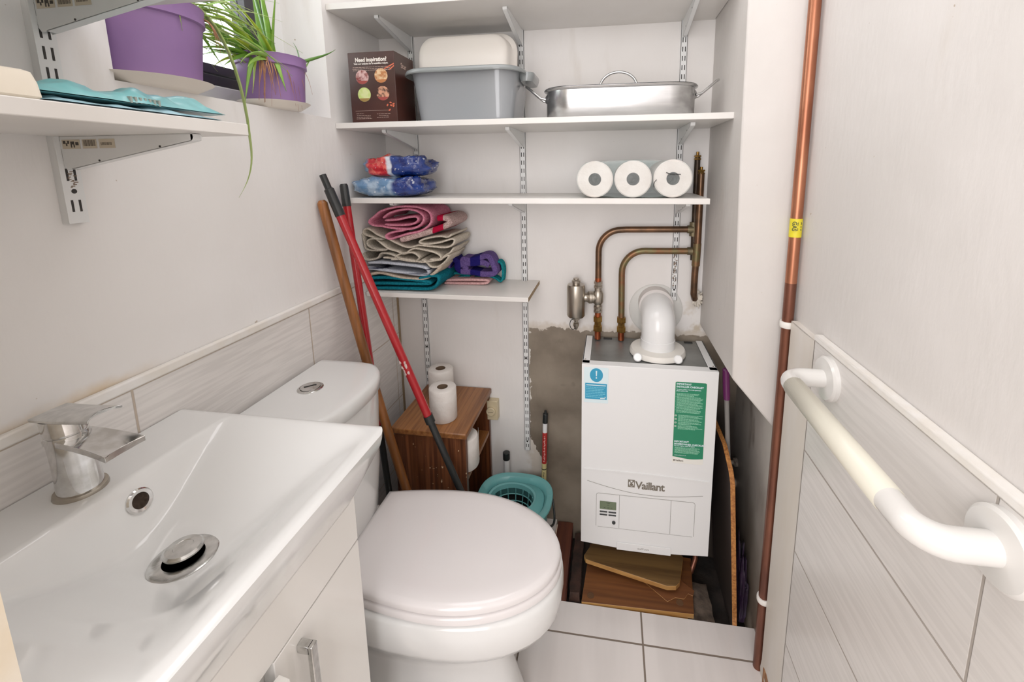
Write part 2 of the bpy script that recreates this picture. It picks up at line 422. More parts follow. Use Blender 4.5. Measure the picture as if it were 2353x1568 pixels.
def shelf(label, x0, x1, y0, z0, z1, endm=None, y1=0):
    g = G().box(x0, x1, y0, y1, z0, z1)
    if endm: g.mi[-1] = 1
    o = g.build('shelf', [shelf_white, endm or shelf_white], None, bevel=.0012)
    tag(o, label, 'shelf'); return o
shelf('topmost full width white shelf with bare underside', .001, 1.0385, -.269, 1.69, 1.706)
shelf('deep white shelf carrying the grey bowl and steel pan', .001, 1.038, -.269, 1.386, 1.401, y1=-.001)
shelf('white shelf carrying the kitchen rolls and blue packets', .008, .998, -.25, 1.179, 1.194)
shelf('short white shelf with raw chipboard end under the towels', .012, .5195, -.203, .889, .903, mat('raw_edge', (170, 146, 112), .8, var=(140, 116, 84), vscale=90))
for zt, what in ((1.69, ('topmost shelf above the brown box', 'topmost shelf just behind the white bowl', 'topmost shelf above the steel pan')),
                 (1.386, ('deep shelf over the blue packets', 'deep shelf between the blue packets and kitchen rolls', 'deep shelf over the kitchen rolls')),
                 (1.179, ('kitchen roll shelf over the towel pile', 'kitchen roll shelf, on the long upright', 'kitchen roll shelf over the bent copper pipes'))):
    for x, w in zip((.111, .4705, .954), what):
        bracket('white steel bracket under the ' + w, x, zt, L=.2 if zt > 1.3 else .185)

# near left shelving
t = thing('shelf_upright', 'white slotted upright beside the window, carrying the near shelf', 'shelf upright', (0, -.895, 1.203))
g = G(); y0, y1 = -.907, -.883
g.box(.0095, .012, y0, y1, 1.203, 2.05).box(0, .0095, y0, y0+.002, 1.203, 2.05).box(0, .0095, y1-.002, y1, 1.203, 2.05)
g.mt(1); z = 1.219
while z < 2.03:
    for cy in (y0+.0075, y1-.0075): g.box(.0119, .0123, cy-.0015, cy+.0015, z, z+.0165)
    z += .0265
    if 1.245 < z < 1.262: z = 1.262
g.build('rail', [enamel, slotm], t, bevel=.0006)
G().cyl((.0115, -.895, 1.2475), (.0127, -.895, 1.2475), .0032, n=12).build('screw', slotm, t)
g = G()
for k in range(14):
    zz = 1.252+k*.0016+random.random()*.001; yy = -.9+random.random()*.008
    g.box(.0121, .0124, yy, yy+.002+random.random()*.004, zz, zz+.0012)
g.build('torn_sticker', mat('sticker_brown', (128, 108, 90), .8), t)
shelf('near white shelf over the basin with aqua packets on it', .012, .25, -1.199, 1.3215, 1.3375, y1=-.843)
shelf('upper near white shelf level with the purple pot rims', .012, .25, -1.199, 1.4985, 1.5145, y1=-.843)
def barcode_sticker(tt, f, zt):
    g = G(); s = -.0062
    def q(a0, a1, b0, b1, d=0): g.loft([[f(a0, b0, s-d), f(a1, b0, s-d), f(a1, b1, s-d), f(a0, b1, s-d)], [f(a0, b0, s-d-.0002), f(a1, b0, s-d-.0002), f(a1, b1, s-d-.0002), f(a0, b1, s-d-.0002)]])
    for a0, a1 in ((.004, .033), (.037, .06), (.064, .089)): q(a0, a1, zt-.0165, zt-.0045)
    g.mt(1)
    for k in range(12): q(.039+k*.0016, .0397+k*.0016+(k % 3)*.0003, zt-.0135, zt-.0055, .0002)
    for k in range(9): q(.067+k*.002, .068+k*.002+(k % 2)*.0003, zt-.0125, zt-.009, .0002)
    g.mt(2)
    for a0, a1, b in ((.006, .010, .006), (.0105, .0125, .009), (.013, .016, .006), (.018, .024, .007), (.018, .02, .011), (.0225, .0245, .011), (.026, .031, .008)): q(a0, a1, zt-b-.004, zt-b, .0002)
    g.build('sticker', [mat('sticker_beige', (206, 194, 172), .7), mat('bar_grey', (120, 110, 98), .7), mat('mark_dark', (66, 60, 54), .7)], tt, label='beige barcode sticker')
for zt, lab in ((1.3215, 'white bracket with a barcode sticker under the near left shelf'), (1.4985, 'white bracket with a barcode sticker beside the large purple pot')):
    tt, f = bracket(lab, 0, zt, L=.208, H=.045, wall='left', y=-.895)
    barcode_sticker(tt, f, zt)

# ------------------------------------------------------------------ boiler
bx0, bx1, by0, by1, bz0, bz1 = .677, 1.049, -.232, -.012, .140, .722
BO = thing('boiler', 'white wall-hung gas boiler with a grey top and stickers on its front', 'boiler', ((bx0+bx1)/2, -.12, bz0))
g = G()
# casing: curved bottom lip, wraps sides; open grey top
n = 14
front = [(bx0+(bx1-bx0)*i/n, bz0+.006-.010*sin(pi*i/n)) for i in range(n+1)]
poly = front+[(bx1, bz1), (bx0, bz1)]
g.loft([[Vector((u, by0, v)) for u, v in poly], [Vector((u, by0+.03, v)) for u, v in poly]])
g.box(bx0, bx0+.004, by0+.03, by1, bz0+.01, bz1).box(bx1-.004, bx1, by0+.03, by1, bz0+.01, bz1)
g.box(bx0+.004, bx1-.004, by0+.03, by1, bz0+.012, bz1-.02)
g.box(bx0, bx0+.022, by0+.002, by1, bz1-.002, bz1).box(bx1-.022, bx1, by0+.002, by1, bz1-.002, bz1).box(bx0, bx1, by0, by0+.012, bz1-.002, bz1+.0005)
g.build('casing', boiler_white, BO, bevel=.003)
G().box(bx0+.02, bx1-.02, by0+.01, by1, bz1-.008, bz1-.0035).build('top_plate', grey_metal, BO)
g = G()
for xx in (bx0+.008, bx1-.008): g.cyl((xx, by0+.035, bz1), (xx, by0+.035, bz1+.001), .002, n=10)
build_each(g, 'screw', nickel, BO)
g = G()
for a, b in ((.735, .762), (.99, 1.015)): g.box(a, b, -.03, -.02, bz1-.004, bz1-.001)
build_each(g, 'top_slot', dark, BO)
YF = by0-.0004
def FP(x, z, d=0): return Vector((x, YF-d, z))
def strip(g, pts, w, d=.0003):
    P = [Vector((p[0], p[1])) for p in pts]; rows = []
    for i in range(len(P)):
        t = (P[min(i+1, len(P)-1)]-P[max(i-1, 0)]).normalized(); nn = Vector((-t.y, t.x))*w/2
        rows.append([FP((P[i]+nn).x, (P[i]+nn).y, d), FP((P[i]-nn).x, (P[i]-nn).y, d), FP((P[i]-nn).x, (P[i]-nn).y, -.0006), FP((P[i]+nn).x, (P[i]+nn).y, -.0006)])
    g.loft(rows)
# ridge above the logo, swoosh below it, control flap outline
g = G()
strip(g, [(bx0+.008+(bx1-bx0-.016)*i/16, .3945-.006*i/16+.003*sin(pi*i/16)) for i in range(17)], .0035, .002)
g.build('ridge', boiler_white, BO)
g = G()
strip(g, [(.695+.33*i/20, .356-.014*(i/20)-.022*sin(pi*i/20)) for i in range(21)], .0013, .0002)
fx0, fx1, fz0, fz1 = .7225, 1.005, .207, .318
strip(g, [(fx0, fz0), (fx0, fz1-.006), (fx0+.002, fz1-.002), (fx0+.006, fz1), (fx1-.006, fz1), (fx1-.002, fz1-.002), (fx1, fz1-.006), (fx1, fz0)], .0011)
strip(g, [(fx0+.005, fz0-.002), (fx1-.004, fz0-.002)], .0005)
for xx in (.7905, .938): strip(g, [(xx, fz0), (xx, fz1)], .0012)
g.build('seam', boiler_line, BO)
g = G(); g.prism(rrect(.864, .1475, .079, .0125, .002, 3), 0, .0025, lambda u, v, t: FP(u, v, t)); g.build('badge_plate', boiler_white, BO, bevel=.0006)
g = G().box(.733, .7815, YF-.0006, YF, .266, .2925); g.build('display', mat('lcd_green', (98, 112, 84), .25), BO)
g = G()
for xx, w in ((.745, .004), (.755, .006), (.766, .004)): g.box(xx, xx+w, YF-.0009, YF-.0006, .270, .2725)
g.box(.7555, .7595, YF-.0009, YF-.0006, .279, .2815); g.box(.752, .763, YF-.0009, YF-.0006, .2865, .2885)
g.build('display_segments', mat('lcd_dark', (70, 82, 60), .5), BO)
for xx in (.733, .759):
    for zz in (.2555, .2455):
        G().box(xx, xx+.0225, YF-.0016, YF, zz, zz+.0045).build('button', black_plastic, BO, bevel=.0008)
G().cyl((.775, YF, .225), (.775, YF-.004, .225), .0052, n=24).build('knob', black_plastic, BO, bevel=.0008)
logo = mat('logo_grey', (112, 104, 92), .4)
MF = lambda x, z, d=.0003: plane_M((x, YF-d, z), (1, 0, 0), (0, 0, 1))
g = G().box(.814, .8335, YF-.0005, YF, .3485, .3725); g.build('emblem', logo, BO)
# emblem: hare head rising out of an egg
g = G(); g.prism([(.8237+.0075*cos(a*pi/12), .3605+.0095*sin(a*pi/12)) for a in range(24)], .0005, .0008, lambda u, v, t: FP(u, v, t))
g.mt(1)
g.prism([(.8237+.005*cos(a*pi/10), .357+.0048*sin(a*pi/10)) for a in range(20)], .0008, .0011, lambda u, v, t: FP(u, v, t))
for s in (-1, 1): g.prism([(.8237+s*.001, .360), (.8237+s*.0062, .3685), (.8237+s*.004, .3697), (.8237-s*.0002, .363)], .0008, .0011, lambda u, v, t: FP(u, v, t))
g.build('emblem_mark', [boiler_white, logo], BO)
text('Vaillant', .0335, MF(.8355, .3455), logo, 'lettering', BO, sx=.95, bold=.0007, space=.9)
text('ecoFIT pure', .0066, MF(.8465, .1445, .0027), logo, 'lettering', BO)
def fit_z(objs, a0, a1, b0, b1, dx_):
    oz = parent_loc(objs[0].parent).z
    for o in objs:
        for v in o.data.vertices: v.co.z = b0+(v.co.z+oz-a0)*(b1-b0)/(a1-a0)-oz; v.co.x += dx_
# blue notice
before = set(D.objects)
blue = mat('sticker_blue', (38, 146, 184), .45); blue_l = mat('sticker_blue_text', (118, 196, 214), .5); pale = mat('sticker_pale', (214, 232, 236), .5)
g = G().mt(1); g.prism(rrect(.717, .6755, .0345, .048, .002, 2), 0, .0002, lambda u, v, t: FP(u, v, t))
g.mt(0); g.cyl(FP(.7175, .703, .0002), FP(.7175, .703, .0005), .0185, n=40)
g.box(.686, .7475, YF-.0005, YF-.0002, .6375, .6805)
g.mt(2)
for r in range(7):
    z = .6705-r*.0044; x = .689
    while x < .742-(r % 3)*.003:
        w = .003+random.random()*.006; g.box(x, min(x+w, .743), YF-.0007, YF-.0005, z-.0014, z); x += w+.001
g.mt(1)
g.box(.689, .7445, YF-.0007, YF-.0005, .6745, .6765)
g.box(.729, .743, YF-.0007, YF-.0005, .6395, .6418); g.box(.741, .7445, YF-.0007, YF-.0005, .6425, .6455)
g.prism([(.7155, .7145), (.7195, .7145), (.7188, .7005), (.7162, .7005)], .0005, .0007, lambda u, v, t: FP(u, v, t))
g.box(.716, .719, YF-.0007, YF-.0005, .6935, .6975)
g.build('notice_sticker', [blue, pale, blue_l], BO, label='blue notice with an exclamation mark')
fit_z([o for o in D.objects if o not in before], .6375, .7215, .6185, .7130, .001)
before = set(D.objects)
# green checklist
gr = mat('sticker_green', (24, 124, 88), .45); gt = mat('sticker_green_text', (150, 206, 178), .5)
sx0, sx1, sz0, sz1 = .9385, 1.0235, .4085, .6945
g = G().mt(1); g.prism(rrect((sx0+sx1)/2, (sz0+sz1)/2, (sx1-sx0)/2, (sz1-sz0)/2, .005, 4), 0, .0003, lambda u, v, t: FP(u, v, t))
g.mt(0)
wave = [(sx0+.001+(sx1-sx0-.002)*i/16, .4285+.0028*cos(i/16*pi*1.6+.2)) for i in range(17)]
g.prism(wave+[(sx1-.001, sz1-.004), (sx1-.004, sz1-.001), (sx0+.004, sz1-.001), (sx0+.001, sz1-.004)], .0003, .0006, lambda u, v, t: FP(u, v, t))
g.mt(2)
def para(z, n, x0=.9445, ind=0, step=.0037, dens=.85):
    for r in range(n):
        x = x0+ind; xe = sx1-.007-random.random()*.016*(2 if r == n-1 else 1)
        while x < xe:
            w = .002+random.random()*.006; g.box(x, min(x+w, xe), YF-.0008, YF-.0006, z-.0016, z); x += w+.0009
        z -= step
    return z
z = .6545
for nl in (3, 4, 5, 3, 3):
    g.box(.9415, .9425, YF-.0008, YF-.0006, z-.0014, z-.0002); z = para(z, nl, ind=0)-.0004
z -= .006
for nl in (3, 3, 3, 4, 4)[:4]:
    g.mt(1); g.box(.9415, .9460, YF-.0009, YF-.0006, z-.005, z-.0005); g.mt(0); g.box(.9425, .945, YF-.0011, YF-.0009, z-.004, z-.0015); g.mt(2)
    z = para(z, nl, x0=.9505)-.0012
para(.4655, 6, x0=.9445)
g.build('checklist_sticker', [gr, mat('sticker_cream', (232, 230, 222), .5), gt], BO, label='green checklist sticker')
for b, z in (('IMPORTANT', .6835), ('INSTALLER CHECKLIST', .6745), ('IMPORTANT', .4835), ('HOMEOWNER CHECKLIST', .4745)):
    text(b, .0082, MF(.9425, z, .0007), pale, 'lettering', BO, sx=.86, bold=.00025)
for b, z in (('To ensure validity of the boiler guarantee,', .6665), ('please confirm that:', .6615), ('You must register within 30 days of', .4695)):
    text(b, .0046, MF(.9425, z, .0007), pale, 'lettering', BO, sx=.84, bold=.0001)
text('www.vaillant.co.uk', .0042, MF(.9445, .436, .0007), pale, 'lettering', BO)
text('Vaillant', .0075, MF(.9475, .4155, .0007), logo, 'lettering', BO, bold=.0002)
G().box(.942, .9465, YF-.0008, YF-.0003, .4155, .421).build('emblem', logo, BO)

fit_z([o for o in D.objects if o not in before], .4085, .6945, .4405, .689, -.0035)

# flue
FL = thing('flue', 'fat white flue elbow rising from the boiler top into the wall', 'flue', (.897, -.11, .722))
cxf, cyf = .897, -.118
g = G()
pts = [Vector((cxf, cyf, .735)), Vector((cxf, cyf, .76)), Vector((cxf, cyf, .795))]
Rb = .058
for i in range(1, 9):
    a = i/8*pi/2; pts.append(Vector((cxf, cyf+Rb-Rb*cos(a), .795+Rb*sin(a)*.75)))
pts.append(Vector((cxf, 0, .795+Rb*.75)))
g.tube(pts, [.049]*3+[.0495]*8+[.049], 40, False)
g.build('elbow', plastic_white, FL)
g = G(); g.tube([pts[0]-Vector((0, 0, .004)), pts[0]+Vector((0, 0, .032))], [.051, .0505], 40); g.build('collar', plastic_white, FL, bevel=.001)
g = G(); g.tube([Vector((cxf, -.05, pts[-1].z+.006)), Vector((cxf, -.002, pts[-1].z+.006))], [.053, .053], 40); g.build('wall_collar', mat('grey_white', (214, 208, 204), .5), FL, bevel=.001)
g = G(); g.lathe((.9, -.0005, .818), [(.0845, 0), (.0845, .003), (.08, .006), (.05, .008)], (0, -1, 0), 48); g.build('wall_plate', mat('plate_white', (214, 213, 208), .5), FL)
g = G(); g.lathe((cxf, cyf, .7226), [(.082, 0), (.082, .008), (.078, .015), (.054, .018)], n=48); g.build('flange', mat('flange_white', (226, 222, 214), .4), FL)
for a in (-.062, .05):
    G().lathe((cxf+a, cyf-.062, .729), [(.0125, 0), (.0125, .012), (.010, .015)], (a*.6, -1, .5), 24).build('cap', plastic_white, FL)

# ------------------------------------------------------------------ pipework
R = .0100
def fitting(g, c, L, r, axis=(0, 0, 1), hexa=True):
    c = Vector(c); ax = Vector(axis).normalized(); g.lathe(c-ax*L/2, [(r*.82, 0), (r, .001), (r, L*.34), (r*.78, L*.38), (r*.78, L*.62), (r, L*.66), (r, L-.001), (r*.82, L)], ax, 6 if hexa else 20)
PA = thing('heating_pipe', 'upper bent copper pipe running from the boiler to the riser, with a filter branch', 'pipe', (.716, -.035, .722))
yP = -.036
g = G()
pts = [(.7155, yP, .90), (.7155, yP, 1.01)]+[Vector((.7855-.07*cos(a), yP, 1.012+.07*sin(a))) for a in [i*pi/2/10 for i in range(1, 11)]]+[(.8, yP, 1.083), (.985, yP, 1.086)]
g.tube(pts, R, 18); g.build('pipe', copper_aged, PA)
G().cyl((.7155, yP, .927), (.7155, yP, .912), R+.0002, n=18).build('pipe_end', copper_red, PA)
G().cyl((.7155, yP, .812), (.7155, yP, .722), R, n=18).build('tail', copper_red, PA)
g = G(); fitting(g, (.7155, yP, .774), .050, .0155); g.build('compression_fitting', brass, PA)
g = G(); fitting(g, (.7155, yP, .905), .022, .0155); fitting(g, (.7155, yP, .823), .022, .0155)
g.cyl((.7155, yP, .9), (.7155, yP, .82), .0115, n=20); g.lathe((.7155, yP, .862), [(.013, -.022), (.0175, -.014), (.0175, .014), (.013, .022)], n=24)
g.build('valve', nickel, PA)
g = G(); g.lathe((.7155, yP, .862), [(.014, .0), (.015, .014), (.019, .015), (.019, .020), (.0205, .021), (.0205, .029), (.018, .031), (.014, .038), (.014, .048)], (-1, -.15, 0), 28); g.build('union_nut', nickel, PA)
FI = thing('magnetic_filter', 'brushed nickel cylindrical filter hanging beside the bent pipe above the boiler', 'filter', (.645, -.045, .76))
g = G(); g.lathe((.6455, -.046, .80), [(.008, -.004), (.026, -.002), (.0295, .004), (.0295, .098), (.027, .105), (.012, .106), (.012, .112), (.014, .113), (.014, .118), (.009, .122), (.009, .126)], n=36); g.build('body', nickel, FI)
g = G(); g.lathe((.6455, -.046, .800), [(.008, 0), (.012, -.002), (.012, -.012), (.007, -.014), (.007, -.022), (.010, -.024), (.010, -.032), (.006, -.04), (.004, -.046)], n=8); g.build('drain_valve', nickel, FI)
g = G(); g.tube([Vector((.6365+.013*cos(a)*.8, -.052, .773+.017*sin(a))) for a in [.6+i*.35 for i in range(15)]], .0013, 8); g.build('cap_strap', black_plastic, FI)
PB = thing('heating_pipe', 'lower bent copper pipe running from the boiler to the riser', 'pipe', (.79, -.035, .722))
g = G(); pts = [(.7905, yP, .79), (.789, yP, .94)]+[Vector((.859-.07*cos(a), yP, .945+.072*sin(a))) for a in [i*pi/2/10 for i in range(1, 11)]]+[(.88, yP, 1.017), (.995, yP, 1.019)]
g.tube(pts, R, 18); g.build('pipe', [copper_green], PB)
G().cyl((.7905, yP, .76), (.7905, yP, .722), R, n=18).build('tail', copper_red, PB)
g = G(); fitting(g, (.7905, yP, .774), .050, .0155); g.build('compression_fitting', brass, PB)
PR = thing('riser_pipe', 'aged copper riser behind the shelf end, the taller of the two', 'pipe', (1.0, -.036, .86))
g = G(); g.tube([(1.003, -.030, 1.30), (1.003, -.030, 1.09), (1.004, -.030, .99)], .0085, 16); g.build('pipe', mat('copper_black', (74, 58, 46), .45, .7, var=(50, 42, 34), vscale=40), PR)
g = G(); fitting(g, (1.003, -.030, 1.300), .014, .0108); g.cyl((1.003, -.030, 1.306), (1.003, -.030, 1.317), .0045, n=12); g.build('end_cap', brass, PR)
g = G(); g.cyl((.982, yP, 1.086), (.999, yP, 1.086), .0122, n=18); g.cyl((.985, yP, 1.019), (1.004, yP, 1.019), .0122, n=18); g.cyl((1.0, yP+.003, 1.108), (1.0, yP+.003, 1.065), .0115, n=16); g.build('tee', mat('tee_dark', (96, 88, 70), .45, .7, var=(128, 116, 88), vscale=50), PR)
PS = thing('riser_pipe', 'shorter copper riser in front of the tall one, bending into the wall', 'pipe', (1.012, -.042, .86))
g = G(); g.tube([(1.0125, -.045, 1.256), (1.0125, -.045, 1.04), (1.009, -.042, .95), (1.009, -.04, .885), (1.014, -.03, .868), (1.024, -.012, .862), (1.03, 0, .862)], .0102, 16); g.build('pipe', copper_aged, PS)
g = G(); g.cyl((1.0115, -.044, 1.045), (1.010, -.043, .975), .0122, n=18); g.build('coupling', copper_green, PS)
g = G(); fitting(g, (1.0125, -.045, 1.258), .014, .0112); g.cyl((1.0125, -.045, 1.264), (1.0125, -.045, 1.273), .0045, n=12); g.build('end_cap', brass, PS)
def blob(g, c, r, sc=(1, 1, 1), amp=.3, freq=3, nu=20, nv=12, seed=0):
    c = Vector(c)
    def f(u, v):
        a = u*2*pi; b = (v-.5)*pi; d = Vector((cos(a)*cos(b), sin(a)*cos(b), sin(b)))
        k = 1+amp*noise.noise(d*freq+Vector((seed, seed*2, 1)))
        return c+Vector((d.x*sc[0], d.y*sc[1], d.z*sc[2]))*r*k
    g.grid(nu, nv, f)
g = G(); blob(g, (1.026, -.02, .865), .014, (1, 1, 1.6), .9, 3, seed=3); o = g.build('filler', mat('filler_white', (214, 206, 192), .9, bump=.5), PS)

# gas pipe down the right-hand corner
GP = thing('gas_pipe', 'long vertical copper gas pipe with a yellow tag', 'pipe', (1.1445, -.397, 0))
gx, gy, gr_ = 1.1445, -.397, .0118
g = G(); g.cyl((gx, gy, ZC-.01), (gx, gy, 1.02), gr_, n=24); g.build('upper_length', copper_gas, GP)
g = G(); g.cyl((gx, gy, 1.02), (gx, gy, .0), gr_, n=24); g.build('lower_length', copper_dark, GP)
g = G(); g.cyl((gx, gy, 1.162), (gx, gy, 1.122), gr_+.0006, n=24); tp = g.build('tag', mat('tag_yellow', (222, 206, 40), .5), GP)
for dz, ang in ((0, 0), (.0, .9)):
    d = Vector((-sin(.37+ang*.9-.6), -cos(.37+ang*.9-.6), 0))
    M = plane_M(Vector((gx, gy, 1.157))+d*(gr_+.001)+Vector((-.004, 0, 0)), (0, 0, -1), Vector((-d.y, d.x, 0)) if False else Vector((-d.y, d.x, 0)))
    text('GAS', .0125, M, mat('tag_ink', (60, 70, 40), .6), 'lettering', GP, sx=.9, bold=.0002)
for zc in (.925, .205):
    g = G(); g.lathe((gx, gy, zc-.007), [(gr_+.003, 0), (gr_+.004, .002), (gr_+.004, .012), (gr_+.003, .014)], n=28); g.box(gx, 1.162, gy-.005, gy+.006, zc-.006, zc+.005); g.box(gx+.004, gx+.012, gy-.022, gy-.008, zc-.006, zc+.005)
    g.build('clip', clip_white, GP)

# ------------------------------------------------------------------ grab rail
GR = thing('grab_rail', 'white tubular grab rail with a ribbed cream grip on grey tiles', 'grab rail', (1.146, -.77, .89))
xr_, rr = 1.072, .0163
ya, yb, zr = -.592, -.952, .893
g = G()
def bend(y, s): return [Vector((1.146, y, zr)), Vector((xr_+.03, y, zr))]+[Vector((xr_+.03-.03*sin(a), y+s*(.03-.03*cos(a)), zr)) for a in [i*pi/2/8 for i in range(1, 9)]]
A = bend(ya, -1); B = bend(yb, 1)
g.tube(A+[Vector((xr_, ya-.04, zr))], rr, 28); g.build('bend', rail_white, GR)
g = G(); g.tube(B+[Vector((xr_, yb+.06, zr))], rr, 28); g.build('bend', rail_white, GR)
g = G(); n = 72
g.loft([[Vector((xr_+cos(2*pi*k/n)*(rr+.0008+(.0004 if k % 2 else -.0004)), y, zr+sin(2*pi*k/n)*(rr+.0008+(.0004 if k % 2 else -.0004)))) for k in range(n)] for y in (ya-.038, yb+.055)])
g.build('grip', rail_cream, GR, sharp=0)
for y in (ya, yb):
    G().lathe((1.146, y, zr), [(.0405, 0), (.0405, .007), (.037, .0105), (.02, .012)], (-1, 0, 0), 48).build('wall_flange', rail_white, GR)

# ------------------------------------------------------------------ toilet
TY = -.575
TO = thing('toilet', 'white close-coupled toilet with the lid down', 'toilet', (.35, TY, 0))
def seat_outline(x0, xt, hw, z, hy=None, n=40, back=.8):
    """D-shaped outline: straight hinge edge at x0, widest part at 45 %, round nose at xt"""
    out = []; xm = x0+(xt-x0)*.47
    for i in range(n+1):
        a = -pi/2+pi*i/n
        out.append(Vector((xm+(xt-xm)*cos(a), TY+hw*sin(a), z)))
    for i in range(1, 9):
        t = i/8; out.append(Vector((xm+(x0-xm)*t, TY+hw*(1-(1-back)*t**1.8), z)))
    for i in range(1, 8): out.append(Vector((x0, TY+hw*back*(1-2*i/8), z)))
    for i in range(8, 0, -1):
        t = i/8; out.append(Vector((xm+(x0-xm)*t, TY-hw*(1-(1-back)*t**1.8), z)))
    return out
def ringloft(g, specs, **k): g.loft([seat_outline(*s) for s in specs], **k)
g = G(); ringloft(g, [(.19, .648, .150, .4225), (.186, .654, .156, .4255), (.186, .654, .156, .433), (.189, .651, .153, .439), (.2, .640, .143, .4425), (.23, .61, .115, .4435)])
g.build('lid', lid_white, TO, sharp=50)
g = G(); ringloft(g, [(.19, .652, .153, .402), (.187, .657, .158, .405), (.187, .657, .158, .416), (.19, .652, .153, .4205)]); g.build('seat', lid_white, TO, sharp=50)
g = G()
def pan_ring(x0, x1, hw, z, p=2.3, n=48):
    cx = (x0+x1)/2; hx = (x1-x0)/2; o = []
    for i in range(n):
        a = 2*pi*i/n; c, s_ = cos(a), sin(a)
        ex = abs(c)**(2/p)*(1 if c > 0 else -1); ey = abs(s_)**(2/p)*(1 if s_ > 0 else -1)
        k = 1 if c > 0 else 1
        o.append(Vector((cx+hx*ex, TY+hw*ey, z)))
    return o
specs = [(.09, .575, .098, 0, 2.6), (.09, .570, .095, .03, 2.5), (.1, .545, .082, .12, 2.3), (.105, .53, .080, .19, 2.2), (.105, .545, .094, .225, 2.2), (.1, .585, .118, .262, 2.25), (.1, .622, .140, .292, 2.3), (.1, .630, .144, .303, 2.3), (.098, .645, .151, .307, 2.3), (.096, .657, .160, .33, 2.35), (.095, .661, .163, .365, 2.35), (.096, .658, .161, .392, 2.35), (.1, .652, .156, .4, 2.35)]
g.loft([pan_ring(*s) for s in specs]); g.build('pan', white_gloss, TO, sharp=60)
# rear shelf of the pan under the cistern
g = G(); g.loft([[Vector((u, v, z)) for u, v in rrect(.115, TY, .105*k, .115*k, .03)] for z, k in ((.30, .85), (.34, .97), (.392, 1), (.4, .98))]); g.build('pan_shelf', white_gloss, TO)
for s in (-1, 1): G().lathe((.185, TY+s*.07, .40), [(.014, 0), (.014, .03), (.011, .034)], n=24).build('hinge', chrome, TO)
def cist(hxs, z, k=1, x0=.016, xf=.214, hw=.150):
    """bow-fronted cistern outline"""
    o = []; n = 24
    for i in range(n+1):
        a = -pi/2+pi*i/n
        s_ = sin(a); c = cos(a)
        o.append(Vector((x0+(xf-x0)*k*(.50+.50*abs(c)**.75), TY+hw*k*(abs(s_)**.8)*(1 if s_ > 0 else -1), z)))
    for i in range(1, 6): o.append(Vector((x0+(xf-x0)*k*.5*(1-i/6), TY+hw*k, z)))
    o.append(Vector((x0, TY+hw*k, z)))
    for i in range(1, 6): o.append(Vector((x0, TY+hw*k*(1-2*i/6), z)))
    o.append(Vector((x0, TY-hw*k, z)))
    for i in range(5, 0, -1): o.append(Vector((x0+(xf-x0)*k*.5*(1-i/6), TY-hw*k, z)))
    return o
g = G(); g.loft([cist(0, z, k) for z, k in ((.4, .84), (.42, .87), (.55, .93), (.7, .965), (.748, .97))]); g.build('cistern', white_gloss, TO, sharp=60)
g = G(); g.loft([cist(0, z, k) for z, k in ((.748, .98), (.751, 1), (.772, 1.005), (.779, 1.0), (.784, .985), (.7865, .95), (.788, .85))]); g.build('cistern_lid', white_gloss, TO, sharp=60)
g = G(); g.lathe((.088, TY, .7865), [(.027, 0), (.027, .003), (.024, .005), (.0225, .005), (.0225, .0035), (.021, .0035), (.0205, .006), (.012, .0072), (.001, .0074)], n=40)
b_ = g.build('flush_button', chrome, TO)
g = G(); g.tube([Vector((.088+.02*t, TY+.008*sin(t*2.6), .7945)) for t in [i/8-.5 for i in range(9)]], .0009, 8); g.build('button_split', slotm, b_)

# ------------------------------------------------------------------ basin + vanity
BA = thing('washbasin', 'rectangular white ceramic washbasin with a sloping bowl', 'washbasin', (.2, -.99, .86))
X0, X1, Y0, Y1, ZR = .010, .395, -1.192, -.790, .86
dx, dy = .214, -.987
def bowl_z(x, y):
    # distance inside the inner rim, per side, with its own slope
    db = (x-.108)/.028; df = (.376-x)/.125; dl = (y-(Y0+.02))/.165; dr = ((Y1-.018)-y)/.165
    m = min(db, df, dl, dr)
    ks = 9.; sm = -math.log(sum(math.exp(-ks*max(-3, min(3, d))) for d in (db, df, dl, dr, 1.0)))/ks
    t = max(0, min(1, sm+.03)); t = t*t*(3-2*t)*.35+t*.65
    d = .078*t
    r = sqrt((x-dx)**2+(y-dy)**2)
    d += .006*max(0, 1-max(0, r-.038)/.08)
    return ZR-d
g = G(); NX, NY = 90, 96
def bf(u, v):
    x = X0+(X1-X0)*u; y = Y0+(Y1-Y0)*v
    # round the free corners on the front edge
    rc = .022
    for yc, s in ((Y0+rc, -1), (Y1-rc, 1)):
        cx = X1-rc
        if x > cx and (y-yc)*s > 0:
            vx, vy = (x-cx)/rc, (y-yc)*s/rc; m = max(vx, vy); l = sqrt(vx*vx+vy*vy)
            if l > 0: x = cx+vx*m/l*rc; y = yc+s*vy*m/l*rc
    e = min(X1-x, y-Y0, Y1-y) if True else 0
    z = bowl_z(x, y)
    if e < .008: z -= (1-e/.008)**2*.004
    return Vector((x, y, z))
g.grid(NX, NY, bf)
def outer(k, z, ins):
    o = []
    for u, v in rrect((X0+X1)/2, (Y0+Y1)/2, (X1-X0)/2-ins, (Y1-Y0)/2-ins*.25, .022): o.append(Vector((max(u, X0), v, z)))
    return o
g.loft([outer(1, .856, 0), outer(1, .846, .001), outer(1, .835, .004), outer(1, .79, .028), outer(1, .745, .052), outer(1, .736, .057)], cap0=False)
g.build('basin_body', white_gloss, BA, sharp=70, fixn=True)
zd = bowl_z(dx, dy)
zd += .003
g = G(); g.lathe((dx, dy, zd), [(.037, -.006), (.037, .0015), (.034, .0028), (.0225, .0022), (.0215, -.001)], n=48, caps=False); g.build('drain_flange', chrome_worn, BA)
G().lathe((dx, dy, zd+.0008), [(.0225, 0), (.001, 0)], n=32).build('drain_hole', dark, BA)
